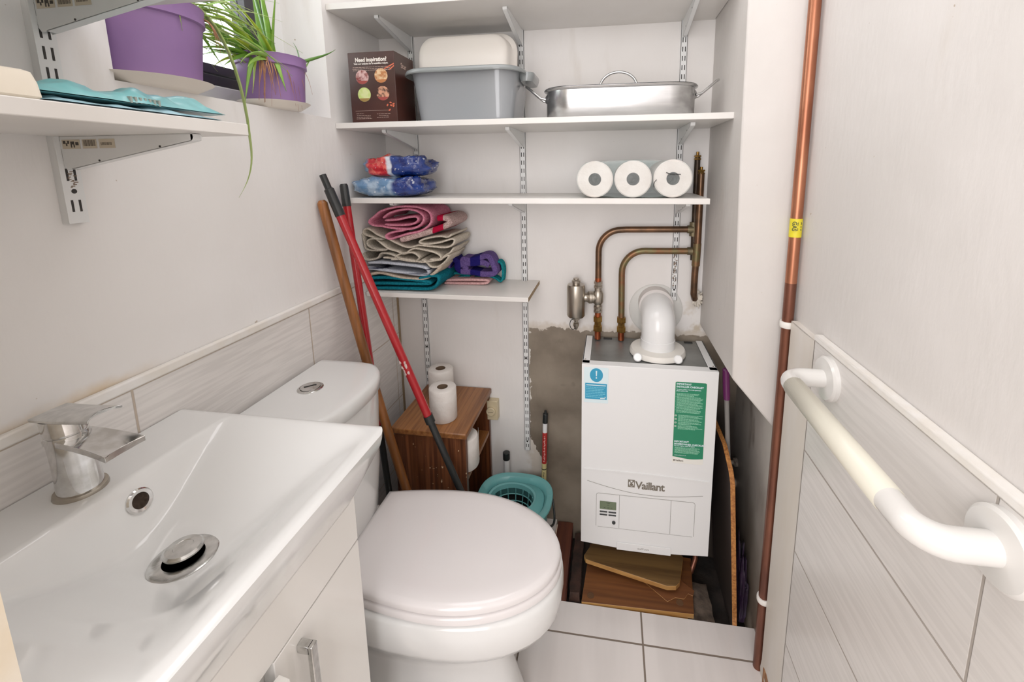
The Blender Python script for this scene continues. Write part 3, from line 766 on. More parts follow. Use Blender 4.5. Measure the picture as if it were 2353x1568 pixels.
g = G(); g.lathe((dx-.001, dy+.002, zd), [(.006, 0), (.006, .008), (.0195, .0085), (.0215, .0105), (.0215, .0125), (.019, .015), (.011, .0158), (.0105, .0151), (.001, .0153)], n=40); g.build('plug', chrome_worn, BA)
ox, oy = .1185, -.9585; e_ = .001
oa = Vector((-(bowl_z(ox+e_, oy)-bowl_z(ox-e_, oy))/(2*e_), -(bowl_z(ox, oy+e_)-bowl_z(ox, oy-e_))/(2*e_), 1)).normalized()
oc = Vector((ox, oy, bowl_z(ox, oy)))-oa*.0008
g = G(); g.lathe(oc, [(.0165, 0), (.0165, .003), (.0145, .0048), (.0105, .0042), (.0095, .0018)], oa, 36, caps=False); g.build('overflow_ring', chrome, BA)
G().lathe(oc+oa*.0022, [(.01, 0), (.001, 0)], oa, 24).build('overflow_hole', mat('overflow_dark', (70, 56, 44), .8), BA)

TA = thing('basin_tap', 'chrome waterfall mixer tap on the back ledge of the basin', 'tap', (.066, -.988, .86))
tx, ty = .0665, -.9835
g = G(); g.lathe((tx, ty, .858), [(.0265, 0), (.027, .003), (.0262, .007), (.0235, .008)], n=40); g.build('base_ring', nickel, TA)
g = G(); g.loft([[Vector((tx+dxx+r*cos(2*pi*k/36), ty+r*sin(2*pi*k/36), z)) for k in range(36)] for z, r, dxx in ((.8655, .0228, 0), (.885, .0216, -.001), (.915, .021, -.003), (.943, .021, -.006), (.9435, .020, -.006), (.9455, .020, -.006), (.946, .021, -.006), (.966, .0207, -.009))]); g.build('body', chrome, TA)
def leaf_plate(g, xs, base_z, tipdrop, w0, w1, thick, curl):
    """curved trough / lever with pointed corners at a concave tip"""
    rows = []; n = 14
    for i in range(n+1):
        t = i/n; row = []; hw = w0+(w1-w0)*t**1.5
        for j in range(9):
            s_ = j/4-1
            xe = xs[1]-.010*(1-s_*s_)
            row.append(Vector((xs[0]+(xe-xs[0])*t, ty+s_*hw, base_z+tipdrop*t*t+curl*(s_*s_)*(.3+.7*t))))
        rows.append(row)
    g.loft([r_+[p-Vector((0, 0, thick)) for p in reversed(r_)] for r_ in rows])
g = G(); leaf_plate(g, (.048, .150), .939, -.012, .0185, .0235, .0075, .004); g.build('spout', chrome, TA, bevel=.0008)
g = G(); leaf_plate(g, (.038, .128), .971, .006, .0205, .0195, .004, -.002); g.build('lever', chrome_worn, TA, bevel=.0008)

VA = thing('vanity_unit', 'gloss white vanity cabinet under the washbasin', 'cabinet', (.16, -.99, 0))
vx = .326
G().box(.012, vx-.018, -1.188, -.793, .0, .727).build('carcass', vanity_white, VA, bevel=.001)
G().box(vx-.018, vx, -1.188, -.793, .641, .734).build('front_panel', vanity_white, VA, bevel=.0012)
d = G().box(vx-.018, vx, -.987, -.793, .05, .638).build('door', vanity_white, VA, bevel=.0012)
g = G(); hx = vx+.020; hy = -.943
for zz in (.617, .47): g.box(vx, hx, hy-.006, hy+.006, zz-.013, zz)
g.box(hx-.004, hx+.004, hy-.006, hy+.006, .457, .617); g.build('handle', chrome_worn, d, bevel=.0015, label='square chrome handle')
# near door standing slightly open
Mh = Matrix.Translation((vx-.018, -1.188, 0)) @ Matrix.Rotation(-math.radians(9), 4, 'Z')
g = G(); g.box(0, .018, 0, .197, .05, .634, Mh); g.build('door', vanity_white, VA, bevel=.0012, label='door standing slightly open')

# ------------------------------------------------------------------ items on the deep shelf
ZS = 1.4015
CB = thing('cardboard_box', 'dark brown hot chocolate box with four round pictures beside the grey bowl', 'box', (.11, -.2, ZS))
choc = mat('box_brown', (66, 34, 26), .42, var=(54, 26, 20), vscale=10)
bxl, bxr, byf, bzt = .048, .1805, -.262, ZS+.181
G().box(bxl, bxr, byf, byf+.115, ZS, bzt).build('carton', choc, CB, bevel=.0012)
def BP(x, z, d=0): return Vector((bxl+x*(bxr-bxl), byf-.0002-d, ZS+z*(bzt-ZS)))
MB_ = lambda x, z: plane_M(BP(x, z, .0004), (1, 0, 0), (0, 0, 1))
cream_ink = mat('box_ink', (240, 232, 224), .5)
text('Need inspiration?', .0148, MB_(.5, .865), cream_ink, 'lettering', CB, align='CENTER', bold=.0004, sx=.86)
text('Visit our website for irresistible recipes.', .0066, MB_(.5, .825), cream_ink, 'lettering', CB, align='CENTER', bold=.0001, sx=.92)
g = G()
def lines(x0, x1, z, n, st, fn=BP, center=True):
    for r in range(n):
        a = x0+random.random()*.05; b = x1-random.random()*.05; x = a
        while x < b:
            w = .02+random.random()*.05; p0 = fn(x, z-.006, .0003); p1 = fn(min(b, x+w), z, .0003)
            g.box(p0.x, p1.x, p0.y, p0.y+.0003, p0.z, p1.z); x += w+.012
        z -= st
lines(.07, .93, .79, 3, .022)
lines(.09, .3, .13, 1, .02); lines(.09, .45, .10, 3, .022); lines(.55, .85, .12, 3, .025)
p0 = BP(.09, .165, .0003); p1 = BP(.86, .168, .0003); g.box(p0.x, p1.x, p0.y, p0.y+.0003, p0.z, p1.z)
g.build('fine_print', mat('box_ink_dim', (188, 162, 150), .6), CB)
def disc(c, z, cols, name):
    m = mat(name, cols[0], .45, var=cols[1], vscale=cols[2], vamt=.75)
    g = G(); g.mt(0).cyl(BP(c, z, 0), BP(c, z, .0005), .0185, n=36)
    g.mt(1); pts = [(BP(c, z).x+.0183*cos(a), BP(c, z).z+.0183*sin(a)) for a in [pi+.55+(pi-1.1)*i/12 for i in range(13)]]
    g.prism(pts, .0005, .0007, lambda u, v, t: Vector((u, byf-.0002-t, v)))
    o = g.build('picture', [m, mat(name+'_band', cols[3], .5)], CB)
for c, z, cols, nm, lb in ((.29, .65, ((206, 168, 164), (120, 40, 34), 90, (150, 60, 52)), 'chilli_picture', 'Chilli'), (.70, .66, ((222, 190, 148), (176, 112, 62), 140, (178, 110, 58)), 'nut_picture', 'Hazelnut'),
                        (.31, .40, ((176, 200, 96), (206, 214, 150), 40, (150, 120, 60)), 'lime_picture', 'Matcha'), (.715, .41, ((44, 18, 16), (206, 150, 120), 120, (150, 62, 56)), 'cocoa_picture', 'Coconut')):
    disc(c, z, cols, nm); text(lb, .0062, MB_(c, z-.085), cream_ink, 'lettering', CB, align='CENTER', bold=.0001)
g = G()
for x, z in ((.80, .24), (.88, .235), (.93, .255), (.87, .275), (.84, .17), (.93, .225)):
    p = BP(x, z); a = random.random()*3; g.prism([(p.x+.0035*cos(t)*cos(a)-.002*sin(t)*sin(a), p.z+.0035*cos(t)*sin(a)+.002*sin(t)*cos(a)) for t in [i*pi/6 for i in range(12)]], 0, .0004, lambda u, v, t: Vector((u, byf-.0002-t, v)))
for x0, z0, x1, z1 in ((.77, .76, .99, .83), (.88, .745, .99, .80)):
    a = BP(x0, z0); b = BP(x1, z1); g.prism([(a.x, a.z), (a.x+.002, a.z-.002), (b.x, b.z-.003), (b.x, b.z)], 0, .0004, lambda u, v, t: Vector((u, byf-.0002-t, v)))
build_each(g, 'almond_print', mat('almond', (206, 102, 70), .5), CB)
text('Star', .02, plane_M((bxr+.0004, byf+.035, ZS+.145), (0, 1, 0), (0, 0, 1)), mat('box_ink_dim', (188, 162, 150), .6), 'lettering', CB)

def bowl(name, label, cx, cy, z0, H, hx0, hy0, hx1, hy1, r0, r1, m, mr, lip=.016, parent_rot=None):
    t = thing(name, label, 'bowl', (cx, cy, z0))
    def ring(hx, hy, r, z): return [Vector((u, v, z)) for u, v in rrect(cx, cy, hx, hy, r, 8)]
    g = G(); K = [(0, .0, 0), (.0, .004, .006), (.12, .02, .03), (.5, .5, .5), (1, 1, 1)]
    L = []
    for t_, z in ((-.06, 0), (0, .004), (.06, .012), (.3, H*.3), (.6, H*.6), (.85, H*.85), (1, H-.008)):
        L.append(ring(hx0+(hx1-hx0)*t_, hy0+(hy1-hy0)*t_, r0+(r1-r0)*max(0, t_), z0+z))
    g.loft(L, cap1=False)
    Li = [ring(hx0+(hx1-hx0)*t_-.003, hy0+(hy1-hy0)*t_-.003, r0+(r1-r0)*max(0, t_), z0+z) for t_, z in ((1, H-.006), (.6, H*.6), (.3, H*.3), (0, .008))]
    g.loft(Li, cap0=False); g.build('body', m, t, sharp=60)
    g = G(); g.loft([ring(hx1, hy1, r1, z0+H-.008), ring(hx1+lip*.6, hy1+lip*.6, r1+lip*.6, z0+H-.003), ring(hx1+lip, hy1+lip, r1+lip, z0+H-.014), ring(hx1+lip+.0015, hy1+lip+.0015, r1+lip, z0+H-.012), ring(hx1+lip, hy1+lip, r1+lip, z0+H-.004), ring(hx1+lip*.6, hy1+lip*.6, r1+lip*.6, z0+H), ring(hx1-.003, hy1-.003, r1, z0+H-.002), ring(hx1-.003, hy1-.003, r1, z0+H-.008)], cap0=False, cap1=False)
    g.build('rim', mr, t, sharp=60)
    return t
GB = bowl('washing_up_bowl', 'grey plastic washing-up bowl on the deep shelf', .3545, -.142, ZS, .134, .132, .098, .149, .114, .04, .055, grey_bowl, grey_rim, .017)
g = G(); g.loft([[Vector((u, v, z)) for u, v in rrect(.52, -.142, .022+dx_, .055, .018, 5)] for z, dx_ in ((ZS+.104, -.006), (ZS+.116, -.001), (ZS+.122, 0), (ZS+.127, -.002))]); g.build('grip', grey_rim, GB)
# white bowl standing on edge behind
WB = thing('washing_up_bowl', 'white plastic bowl propped upright inside the grey one', 'bowl', (.335, -.12, 1.45))
Mw = Matrix.Translation((.326, -.120, 1.538)) @ Matrix.Rotation(math.radians(-9), 4, 'X')
def wr_(hx, hz, r, y): return [Mw @ Vector((u, y, v)) for u, v in rrect(0, .02, hx, hz, r, 10)]
g = G()
g.loft([wr_(.145, .104, .05, .022), wr_(.150, .108, .055, .024), wr_(.1505, .1085, .055, .016), wr_(.148, .106, .052, .014), wr_(.138, .096, .048, .010), wr_(.135, .093, .048, -.01), wr_(.132, .090, .046, -.022), wr_(.128, .086, .044, -.028), wr_(.115, .074, .04, -.030)])
g.build('body', white_bowl, WB, sharp=60)

FK = thing('fish_kettle', 'long oval stainless steel pan with lid on the deep shelf', 'pan', (.767, -.135, ZS))
def st(hx, hy, z, cx=.7685, cy=-.138): return [Vector((u, v, z)) for u, v in rrect(cx, cy, hx, hy, hy, 14)]
g = G(); g.loft([st(.196, .069, ZS), st(.199, .072, ZS+.003), st(.1995, .0725, ZS+.076), st(.2055, .0785, ZS+.079), st(.2065, .0795, ZS+.0815), st(.2055, .0785, ZS+.083), st(.197, .07, ZS+.082)]); g.build('pan_body', steel, FK, sharp=50)
g = G(); g.loft([st(.203, .076, ZS+.0835), st(.204, .077, ZS+.0845), st(.19, .063, ZS+.0855), st(.17, .045, ZS+.087)]); g.build('lid', steel, FK, sharp=50)
g = G(); g.tube(bez((.7155, -.138, ZS+.087), (.720, -.138, ZS+.142), (.812, -.138, ZS+.142), (.817, -.138, ZS+.087), 18), .0035, 12); g.build('lid_handle', steel, FK)
for s in (-1, 1):
    cx = .7685+s*.1985
    g = G()
    P = [Vector((cx, -.165, ZS+.058)), Vector((cx+s*.014, -.165, ZS+.061)), Vector((cx+s*.03, -.163, ZS+.074)), Vector((cx+s*.052, -.155, ZS+.093)), Vector((cx+s*.060, -.138, ZS+.098)), Vector((cx+s*.052, -.121, ZS+.093)), Vector((cx+s*.03, -.113, ZS+.074)), Vector((cx+s*.014, -.111, ZS+.061)), Vector((cx, -.111, ZS+.058))]
    g.tube(P, .0034, 12); g.lathe((cx-s*.006, -.165, ZS+.058), [(.012, 0), (.012, .002), (.004, .004)], (s, -.9, 0), 20); g.build('side_handle', steel, FK)

# ------------------------------------------------------------------ items on the kitchen-roll shelf
Z3 = 1.1945
KR = thing('kitchen_roll_pack', 'pack of three white kitchen rolls in thin clear wrap on the shelf', 'kitchen roll', (.807, -.13, Z3))
for cx, r in ((.7085, .0475), (.807, .0478), (.907, .0485)):
    g = G(); cz = Z3+r+.001; prof = [(.0165, 0), (r-.003, 0), (r, .003), (r, .212), (r-.003, .215), (.0165, .215)]
    g.lathe((cx, -.238, cz), prof, (0, 1, 0), 48, caps=False); o = g.build('roll', paper, KR)
    G().lathe((cx, -.2375, cz), [(.0168, 0.001), (.0165, .20), (.001, .20)], (0, 1, 0), 32, caps=False).build('core', roll_wrap_hole, o)
wrapm = mat('clear_wrap', (236, 244, 242), .25, alpha=.16, bump=.9, bscale=40)
wraps = mat('aqua_wrap', (178, 220, 216), .25, alpha=.42, bump=.9, bscale=30)
g = G()
def pk(y, ins=0, sag=1):
    o = []
    for i in range(96):
        a = 2*pi*i/96
        # envelope over the three rolls
        dxx, dz = cos(a), sin(a)
        best = None
        cs = ((.7085, .0475), (.807, .0478), (.907, .0485))
        c, r = max(cs, key=lambda q: q[0]*dxx*3+q[1]*0)
        if abs(dxx) < .5: cx = .807+dxx*2*.1
        else: cx = .7085 if dxx < 0 else .907
        rr_ = .0492-ins
        w = .0012*noise.noise(Vector((a*6, y*20, 3)))
        o.append(Vector((cx+(rr_+w)*dxx, y, Z3+.0497+(rr_+w)*dz*(1 if dz > 0 else .99))))
    return o
g.mt(1); g.loft([pk(-.2375, .001), pk(-.2), pk(-.1), pk(-.025)], cap0=False, cap1=True)
g.mt(0); g.loft([pk(-.2392, .004), pk(-.2375, .001)], cap0=True, cap1=False)
g.build('wrapper', [wrapm, wraps], KR, sharp=60)
ink = mat('pen_black', (28, 28, 28), .6)
g = G(); g.tube([(.889, -.2415, 1.2595), (.900, -.2415, 1.2555), (.912, -.2415, 1.2555), (.925, -.2415, 1.2545)], .0011, 6); g.tube([(.866, -.2415, 1.2415), (.861, -.2415, 1.236), (.859, -.2415, 1.229), (.860, -.2415, 1.222)], .0009, 6); g.build('black_thread', ink, KR)

def pack_mat(name, kind):
    m = mat(name, (30, 66, 150), .22, coat=.4); g = NB(m)
    blue_ = g.mix(g.step(g.noise(30, 4), .35, .65), (8, 26, 92), (28, 58, 132))
    pal = g.mix(g.step(g.noise(34, 4, off=(2, 2, 2)), .4, .6), (156, 178, 200), (92, 130, 168))
    red = g.mix(g.step(g.noise(60, 3), .45, .6), (192, 24, 40), (220, 96, 84))
    w = g.m('ADD', g.x, g.m('MULTIPLY', g.m('SUBTRACT', g.noise(24, 2), .5), .03))
    if kind == 'top':
        c = g.mix(g.step(w, -.085, -.07), pal, red); c = g.mix(g.step(w, -.022, -.012), c, (214, 218, 228)); c = g.mix(g.step(w, -.004, .004), c, blue_)  # near-white middle band is a shine put into the colour
    else:
        c = g.mix(g.step(w, .02, .04), pal, blue_)
    c = g.mix(g.m('MULTIPLY', g.step(g.noise(90, 3, off=(4, 1, 1)), .64, .7), .7), c, (226, 232, 240))
    g.col(c); g.bump(g.noise(45, 3), 1., .006); return m
def pillow(name, label, cat, cx, cy, z0, hx, hy, H, m, amp=.25, seed=0, group=None, ears=0, p=3., freq=2.4):
    loc = Vector((cx, cy, z0)); g = G()
    nu, nv = 56, 24
    def f(u, v):
        a = u*2*pi; b = (v-.5)*pi
        ca, sa, cb, sb = cos(a), sin(a), cos(b), sin(b)
        sg = lambda q, e: abs(q)**e*(1 if q > 0 else -1)
        e = 2/p
        x = sg(ca, e)*sg(cb, .55); y = sg(sa, e)*sg(cb, .55); zz = sg(sb, .8)
        k = noise.noise(Vector((x*freq+seed, y*freq, zz*2+seed)))
        k2 = noise.noise(Vector((x*freq*3+seed, y*freq*3, zz*5)))
        r = 1+amp*.22*k+amp*.1*k2
        top = 1 if zz > 0 else .55
        zt = H*.5*(1+zz)
        if zz > 0: zt += H*(.22*k+.10*k2)*amp*2*zz
        return loc+Vector((x*hx*r, y*hy*r, max(.0005, zt)))
    g.grid(nu, nv, f)
    t = D.objects.new('tmp', None) if False else None
    o = g.build(name, m, None, sharp=0)
    # origin at base
    for v in o.data.vertices: v.co -= loc
    o.location = loc
    tag(o, label, cat, group); return o
pillow('plastic_packet', 'lower blue and clear plastic packet lying on the shelf', 'packet', .112, -.165, Z3, .108, .078, .060, pack_mat('pack_low', 'low'), .55, 2, p=4)
pillow('plastic_packet', 'upper blue plastic packet with a red printed end', 'packet', .137, -.165, Z3+.058, .098, .072, .058, pack_mat('pack_top', 'top'), .65, 5, p=3.5)

# ------------------------------------------------------------------ towels
def towel_mat(name, c1, c2, stripes=None, bscale=320):
    m = mat(name, c1, .95, spec=.1); g = NB(m)
    c = g.mix(g.step(g.noise(260, 3), .35, .65), c1, c2)
    if stripes:
        for ax, lo, hi, cc in stripes:
            q = {'x': g.x, 'y': g.y, 'z': g.z}[ax]
            q = g.m('ADD', q, g.m('MULTIPLY', g.m('SUBTRACT', g.noise(30, 2), .5), .006))
            c = g.mix(g.m('MULTIPLY', g.step(q, lo-.002, lo), g.step(q, hi, hi-.002)), c, cc)
    g.col(c); g.bump(g.noise(bscale, 4), .9, .003); return m
def folded(name, label, cx, cy, z0, hx, hy, H, layers, m, wob=.004, seed=0, group=None, droop=0, th=None, rot=0, cat='towel', shear=0):
    """cloth folded back and forth: a ribbon cross-section in x-z, extruded along y"""
    loc = Vector((cx, cy, z0)); th = th or H/layers*.62
    path = []
    gap = (H-th)/max(1, layers-1) if layers > 1 else 0
    for L in range(layers):
        zc = th/2+L*gap; rng = [i/16*2-1 for i in range(17)]
        if L % 2: rng = rng[::-1]
        ex = 1-.05*random.random()
        for s_ in rng: path.append((s_*(hx-gap/2)*ex, zc))
        if L < layers-1:
            s_ = rng[-1]; xe = s_*(hx-gap/2)*ex
            for k in range(1, 5):
                a = -pi/2+pi*k/5; path.append((xe+s_*cos(a)*gap/2, zc+gap/2+sin(a)*gap/2))
    ny = 14
    g = G()
    R_ = Matrix.Rotation(rot, 3, 'Z')
    rows = []
    for j in range(ny+1):
        v = j/ny*2-1; row = []
        for i, (x, z) in enumerate(path):
            n1 = noise.noise(Vector((x*22+seed, v*2.2, z*30+seed))); n2 = noise.noise(Vector((x*60+seed, v*5, z*60)))
            lift = min(1, max(0, z/H)) if H else 0
            zz = z+(wob*(n1*1.6+n2*.6))*(.3+.7*lift)
            sag = -droop*max(0, abs(x)/hx-.55)**2*4*lift
            yy = v*hy*(1+.06*noise.noise(Vector((x*12+seed, z*25, 5))))
            p = R_ @ Vector((x+wob*1.5*noise.noise(Vector((z*50, v*3, seed)))+shear*z, yy, max(th*.52, zz+sag)))
            row.append(p+loc)
        rows.append(row)
    n = len(path)
    for r in rows: pass
    g.add([p for r in rows for p in r], [(j*n+i, j*n+i+1, (j+1)*n+i+1, (j+1)*n+i) for j in range(ny) for i in range(n-1)])
    o = g.build(name, m, None, sharp=0, fixn=True)
    for v in o.data.vertices: v.co -= loc
    o.location = loc
    md = o.modifiers.new('s', 'SOLIDIFY'); md.thickness = th; md.offset = 0
    md = o.modifiers.new('u', 'SUBSURF'); md.levels = 1; md.render_levels = 1
    tag(o, label, cat, group); return o
ZT = .9035
TG = 'folded towels on the short shelf'
PROF = {
    'pink': [(0.071, 1.129), (0.092, 1.144), (0.127, 1.154), (0.161, 1.156), (0.187, 1.148), (0.202, 1.132), (0.191, 1.110), (0.157, 1.097), (0.106, 1.098), (0.069, 1.104), (0.038, 1.107), (0.025, 1.118), (0.044, 1.134), (0.066, 1.150), (0.104, 1.161), (0.148, 1.165), (0.188, 1.162), (0.217, 1.151), (0.227, 1.132), (0.218, 1.110), (0.190, 1.091), (0.149, 1.082), (0.111, 1.071), (0.087, 1.065), (0.077, 1.076), (0.099, 1.086), (0.140, 1.093)],
    'pink_in': [(0.077, 1.122), (0.118, 1.125), (0.152, 1.132), (0.179, 1.134), (0.184, 1.123), (0.161, 1.111), (0.117, 1.108), (0.076, 1.110)],
    'speck': [(0.121, 1.062), (0.155, 1.071), (0.196, 1.083), (0.237, 1.096), (0.270, 1.109), (0.281, 1.120), (0.268, 1.130), (0.242, 1.129)],
    'oat1': [(0.287, 1.083), (0.272, 1.073), (0.252, 1.076), (0.222, 1.072), (0.192, 1.064), (0.183, 1.056), (0.204, 1.051), (0.248, 1.057), (0.285, 1.068), (0.293, 1.061), (0.280, 1.046), (0.254, 1.042), (0.214, 1.045), (0.181, 1.047), (0.150, 1.040), (0.120, 1.048), (0.087, 1.064), (0.053, 1.076), (0.033, 1.089), (0.017, 1.096), (0.004, 1.090), (0.008, 1.077), (0.035, 1.069), (0.058, 1.053), (0.085, 1.034), (0.112, 1.027), (0.132, 1.019), (0.160, 1.036), (0.190, 1.035), (0.227, 1.027), (0.249, 1.015), (0.242, 1.005), (0.212, 1.004)],
    'oat2': [(0.290, 1.041), (0.280, 1.028), (0.259, 1.015), (0.249, 1.005), (0.232, 1.002), (0.195, 0.996), (0.171, 0.999), (0.182, 1.010), (0.166, 1.023), (0.145, 1.024), (0.118, 1.019), (0.103, 1.008), (0.137, 1.003), (0.171, 0.997), (0.151, 0.998), (0.100, 1.005), (0.062, 1.007)],
    'greige': [(0.066, 1.063), (0.039, 1.066), (0.017, 1.059), (0.019, 1.043), (0.050, 1.032), (0.081, 1.033), (0.050, 1.029), (0.011, 1.033), (0.006, 1.053), (0.004, 1.069), (-0.002, 1.080), (-0.017, 1.075), (-0.022, 1.055), (-0.010, 1.032), (-0.000, 1.016), (0.005, 1.001), (0.026, 1.000), (0.048, 1.007), (0.059, 1.021), (0.094, 1.018), (0.117, 1.005), (0.089, 1.002)],
    'under': [(0.188, 1.004), (0.205, 0.994), (0.217, 0.982), (0.238, 0.982), (0.262, 0.999), (0.276, 1.019), (0.252, 1.009)],
    'pale': [(0.011, 0.990), (0.068, 0.991), (0.133, 0.986), (0.184, 0.982), (0.204, 0.975), (0.208, 0.962), (0.189, 0.956), (0.141, 0.960), (0.080, 0.966), (0.024, 0.972), (-0.004, 0.973)],
    'cream': [(0.251, 0.989), (0.230, 0.966), (0.202, 0.948), (0.164, 0.942), (0.113, 0.946), (0.058, 0.958), (0.026, 0.955), (0.008, 0.948)],
    'teal': [(-0.007, 0.940), (0.078, 0.944), (0.147, 0.940), (0.205, 0.935), (0.208, 0.929), (0.146, 0.927), (0.042, 0.925), (-0.008, 0.922), (-0.009, 0.910), (0.076, 0.911), (0.162, 0.912), (0.214, 0.914), (0.235, 0.931), (0.239, 0.951), (0.216, 0.954), (0.175, 0.944)],
    'ppink': [(0.220, 0.917), (0.284, 0.920), (0.354, 0.921), (0.368, 0.917), (0.354, 0.910), (0.283, 0.908), (0.219, 0.906)],
    'purple': [(0.208, 0.932), (0.223, 0.943), (0.239, 0.975), (0.247, 0.993), (0.264, 0.979), (0.285, 0.976), (0.263, 0.969), (0.273, 0.948), (0.312, 0.946), (0.354, 0.940), (0.389, 0.945), (0.386, 0.969), (0.369, 0.999), (0.335, 0.991), (0.306, 0.984), (0.285, 0.987), (0.285, 0.969), (0.298, 0.952)],
    'teal2': [(0.226, 0.928), (0.255, 0.934), (0.298, 0.926), (0.255, 0.921), (0.309, 0.921), (0.373, 0.925), (0.401, 0.910), (0.409, 0.935), (0.406, 0.966), (0.396, 0.976), (0.385, 0.966), (0.386, 0.938)],

}
def smooth_path(P, sub=4):
    P = [Vector((a, b)) for a, b in P]; o = []
    for i in range(len(P)-1):
        p0, p1, p2, p3 = P[max(i-1, 0)], P[i], P[i+1], P[min(i+2, len(P)-1)]
        for k in range(sub):
            t = k/sub; o.append(.5*((2*p1)+(p2-p0)*t+(2*p0-5*p1+4*p2-p3)*t*t+(3*p1-p0-3*p2+p3)*t**3))
    return o+[P[-1]]
def cloth(keys, label, m, yf, yb, th, cat='towel', amp=.004, seed=0, shrink=.0):
    """loosely folded cloth: traced fold profiles run back from the shelf front"""
    g = G(); ny = 12; zs = [z for k in keys for _, z in PROF[k]]; xs = [x for k in keys for x, _ in PROF[k]]
    cx = (min(xs)+max(xs))/2; z0 = max(min(zs)-th/2, ZT); cz = (min(zs)+max(zs))/2
    for k in keys:
        P = smooth_path(PROF[k]); n = len(P); vs = []
        for j in range(ny+1):
            v = j/ny
            for i, p in enumerate(P):
                y = yf+(yb-yf)*v
                if j == 0: y += .004*noise.noise(Vector((p.x*40, p.y*40, seed)))
                wx = amp*noise.noise(Vector((p.x*25, p.y*25, v*3+seed)))*min(1, v*2); wz = amp*noise.noise(Vector((p.x*25+9, p.y*25, v*3+seed)))*min(1, v*2)
                vs.append(Vector((cx+(p.x-cx)*(1-shrink*v)+wx, y, max(ZT+th*.55, p.y+wz))))
        g.add(vs, [(j*n+i, j*n+i+1, (j+1)*n+i+1, (j+1)*n+i) for j in range(ny) for i in range(n-1)])
    o = g.build('towel', m, None, sharp=0); c = Vector((cx, (yf+yb)/2, z0))
    for v in o.data.vertices: v.co -= c
    o.location = c
    md = o.modifiers.new('s', 'SOLIDIFY'); md.thickness = th; md.offset = 0
    md = o.modifiers.new('u', 'SUBSURF'); md.levels = 1; md.render_levels = 1
    tag(o, label, cat, TG); return o
oat = towel_mat('towel_oat', (214, 204, 188), (184, 174, 158))
cloth(['teal'], 'teal towel folded flat at the bottom of the tall towel pile', towel_mat('towel_teal', (20, 118, 134), (12, 92, 108)), -.186, -.03, .010)
cloth(['cream'], 'thin cream towel lying directly on the teal one', towel_mat('towel_cream', (204, 188, 170), (178, 160, 142)), -.184, -.03, .010, seed=2)
cloth(['pale'], 'pale blue towel with dark edge lines in the middle of the pile', towel_mat('towel_pale', (196, 200, 208), (168, 174, 186), [('z', .0215, .0245, (50, 52, 70)), ('z', .0085, .0105, (50, 52, 70))]), -.186, -.03, .009, seed=3, amp=.001)
cloth(['greige'], 'grey beige towel with loops bulging beside the poles', towel_mat('towel_greige', (204, 196, 182), (170, 162, 148)), -.186, -.03, .006, seed=4)
cloth(['oat2', 'under'], 'oatmeal towel with wavy lower folds over the pale blue one', oat, -.184, -.03, .006, seed=5)
cloth(['oat1'], 'looped oatmeal towel below the speckled pink one', towel_mat('towel_oat_top', (220, 210, 194), (190, 180, 164)), -.182, -.03, .006, seed=6)
cloth(['speck'], 'speckled pink and white towel with a crimson band', towel_mat('towel_speckle', (214, 186, 182), (168, 140, 134), [('x', .028, .062, (176, 18, 54))]), -.182, -.03, .018, seed=7, amp=.002)
cloth(['pink', 'pink_in'], 'rolled pink towel on top of the tall pile', towel_mat('towel_pink', (232, 156, 176), (210, 116, 144)), -.184, -.03, .007, seed=8)
cloth(['ppink'], 'pale pink facecloth lying flat under the purple striped cloth', towel_mat('towel_palepink', (222, 176, 174), (196, 148, 148)), -.092, -.03, .008, seed=9, amp=.001)
cloth(['teal2'], 'teal facecloth tucked behind the purple striped cloth', towel_mat('towel_teal2', (32, 140, 146), (20, 112, 122)), -.062, -.025, .007, seed=10)
PROF['purple_in'] = [(.262, .962), (.29, .972), (.32, .974), (.352, .978), (.372, .968)]
PROF['teal2_in'] = [(.30, .935), (.35, .942), (.392, .94), (.397, .955)]
cloth(['purple', 'purple_in'], 'purple and navy striped cloth beside the tall towel pile', towel_mat('towel_purple', (104, 84, 140), (84, 66, 120), [('x', -.055, -.02, (30, 24, 92)), ('x', .012, .045, (28, 24, 94))]), -.090, -.03, .018, seed=11, amp=.004)

# ------------------------------------------------------------------ left shelf items
cpk = mat('packet_cream', (240, 232, 216), .6, var=(232, 222, 204), vscale=9)
g = G(); g.loft([[Vector((u, v, z)) for u, v in rrect(.155, -1.13, .092-i_, .068-i_, .006, 4)] for z, i_ in ((1.3378, .002), (1.340, 0), (1.352, .001), (1.361, .003), (1.3625, .006))])
c_ = Vector((.155, -1.13, 1.3378)); o = g.build('paper_packet', cpk, None)
for v in o.data.vertices: v.co -= c_
o.location = c_; tag(o, 'cream folded packet beside the aqua ones on the near shelf', 'packet')
def flatpack(name, label, m, x0, x1, y0, y1, z0, H, amp, seed):
    """thin crinkled plastic pack with crimped ends"""
    c = Vector(((x0+x1)/2, (y0+y1)/2, z0)); g = G(); nu, nv = 40, 70; top = []
    def top_(u, v):
        e = min(1, min(u, 1-u)*7)**.6*min(1, min(v, 1-v)*9)**.6
        w = noise.noise(Vector((u*3+seed, v*5, 1)))+.5*noise.noise(Vector((u*7, v*11+seed, 2)))+.3*abs(noise.noise(Vector((u*14, v*18, seed))))
        zz = z0+.0012+H*e*(.62+.55*w)*1.0
        return Vector((x0+(x1-x0)*u+.003*noise.noise(Vector((v*9, seed, 0))), y0+(y1-y0)*v+.004*noise.noise(Vector((u*9, seed, 5))), max(z0+.001, zz)))
    g.grid(nu, nv, top_)
    g.grid(nu, nv, lambda u, v: (lambda p: Vector((p.x, p.y, z0+.0003)))(top_(u, v)))
    o = g.build(name, m, None, sharp=0)
    for v in o.data.vertices: v.co -= c
    o.location = c; tag(o, label, 'packet'); return o
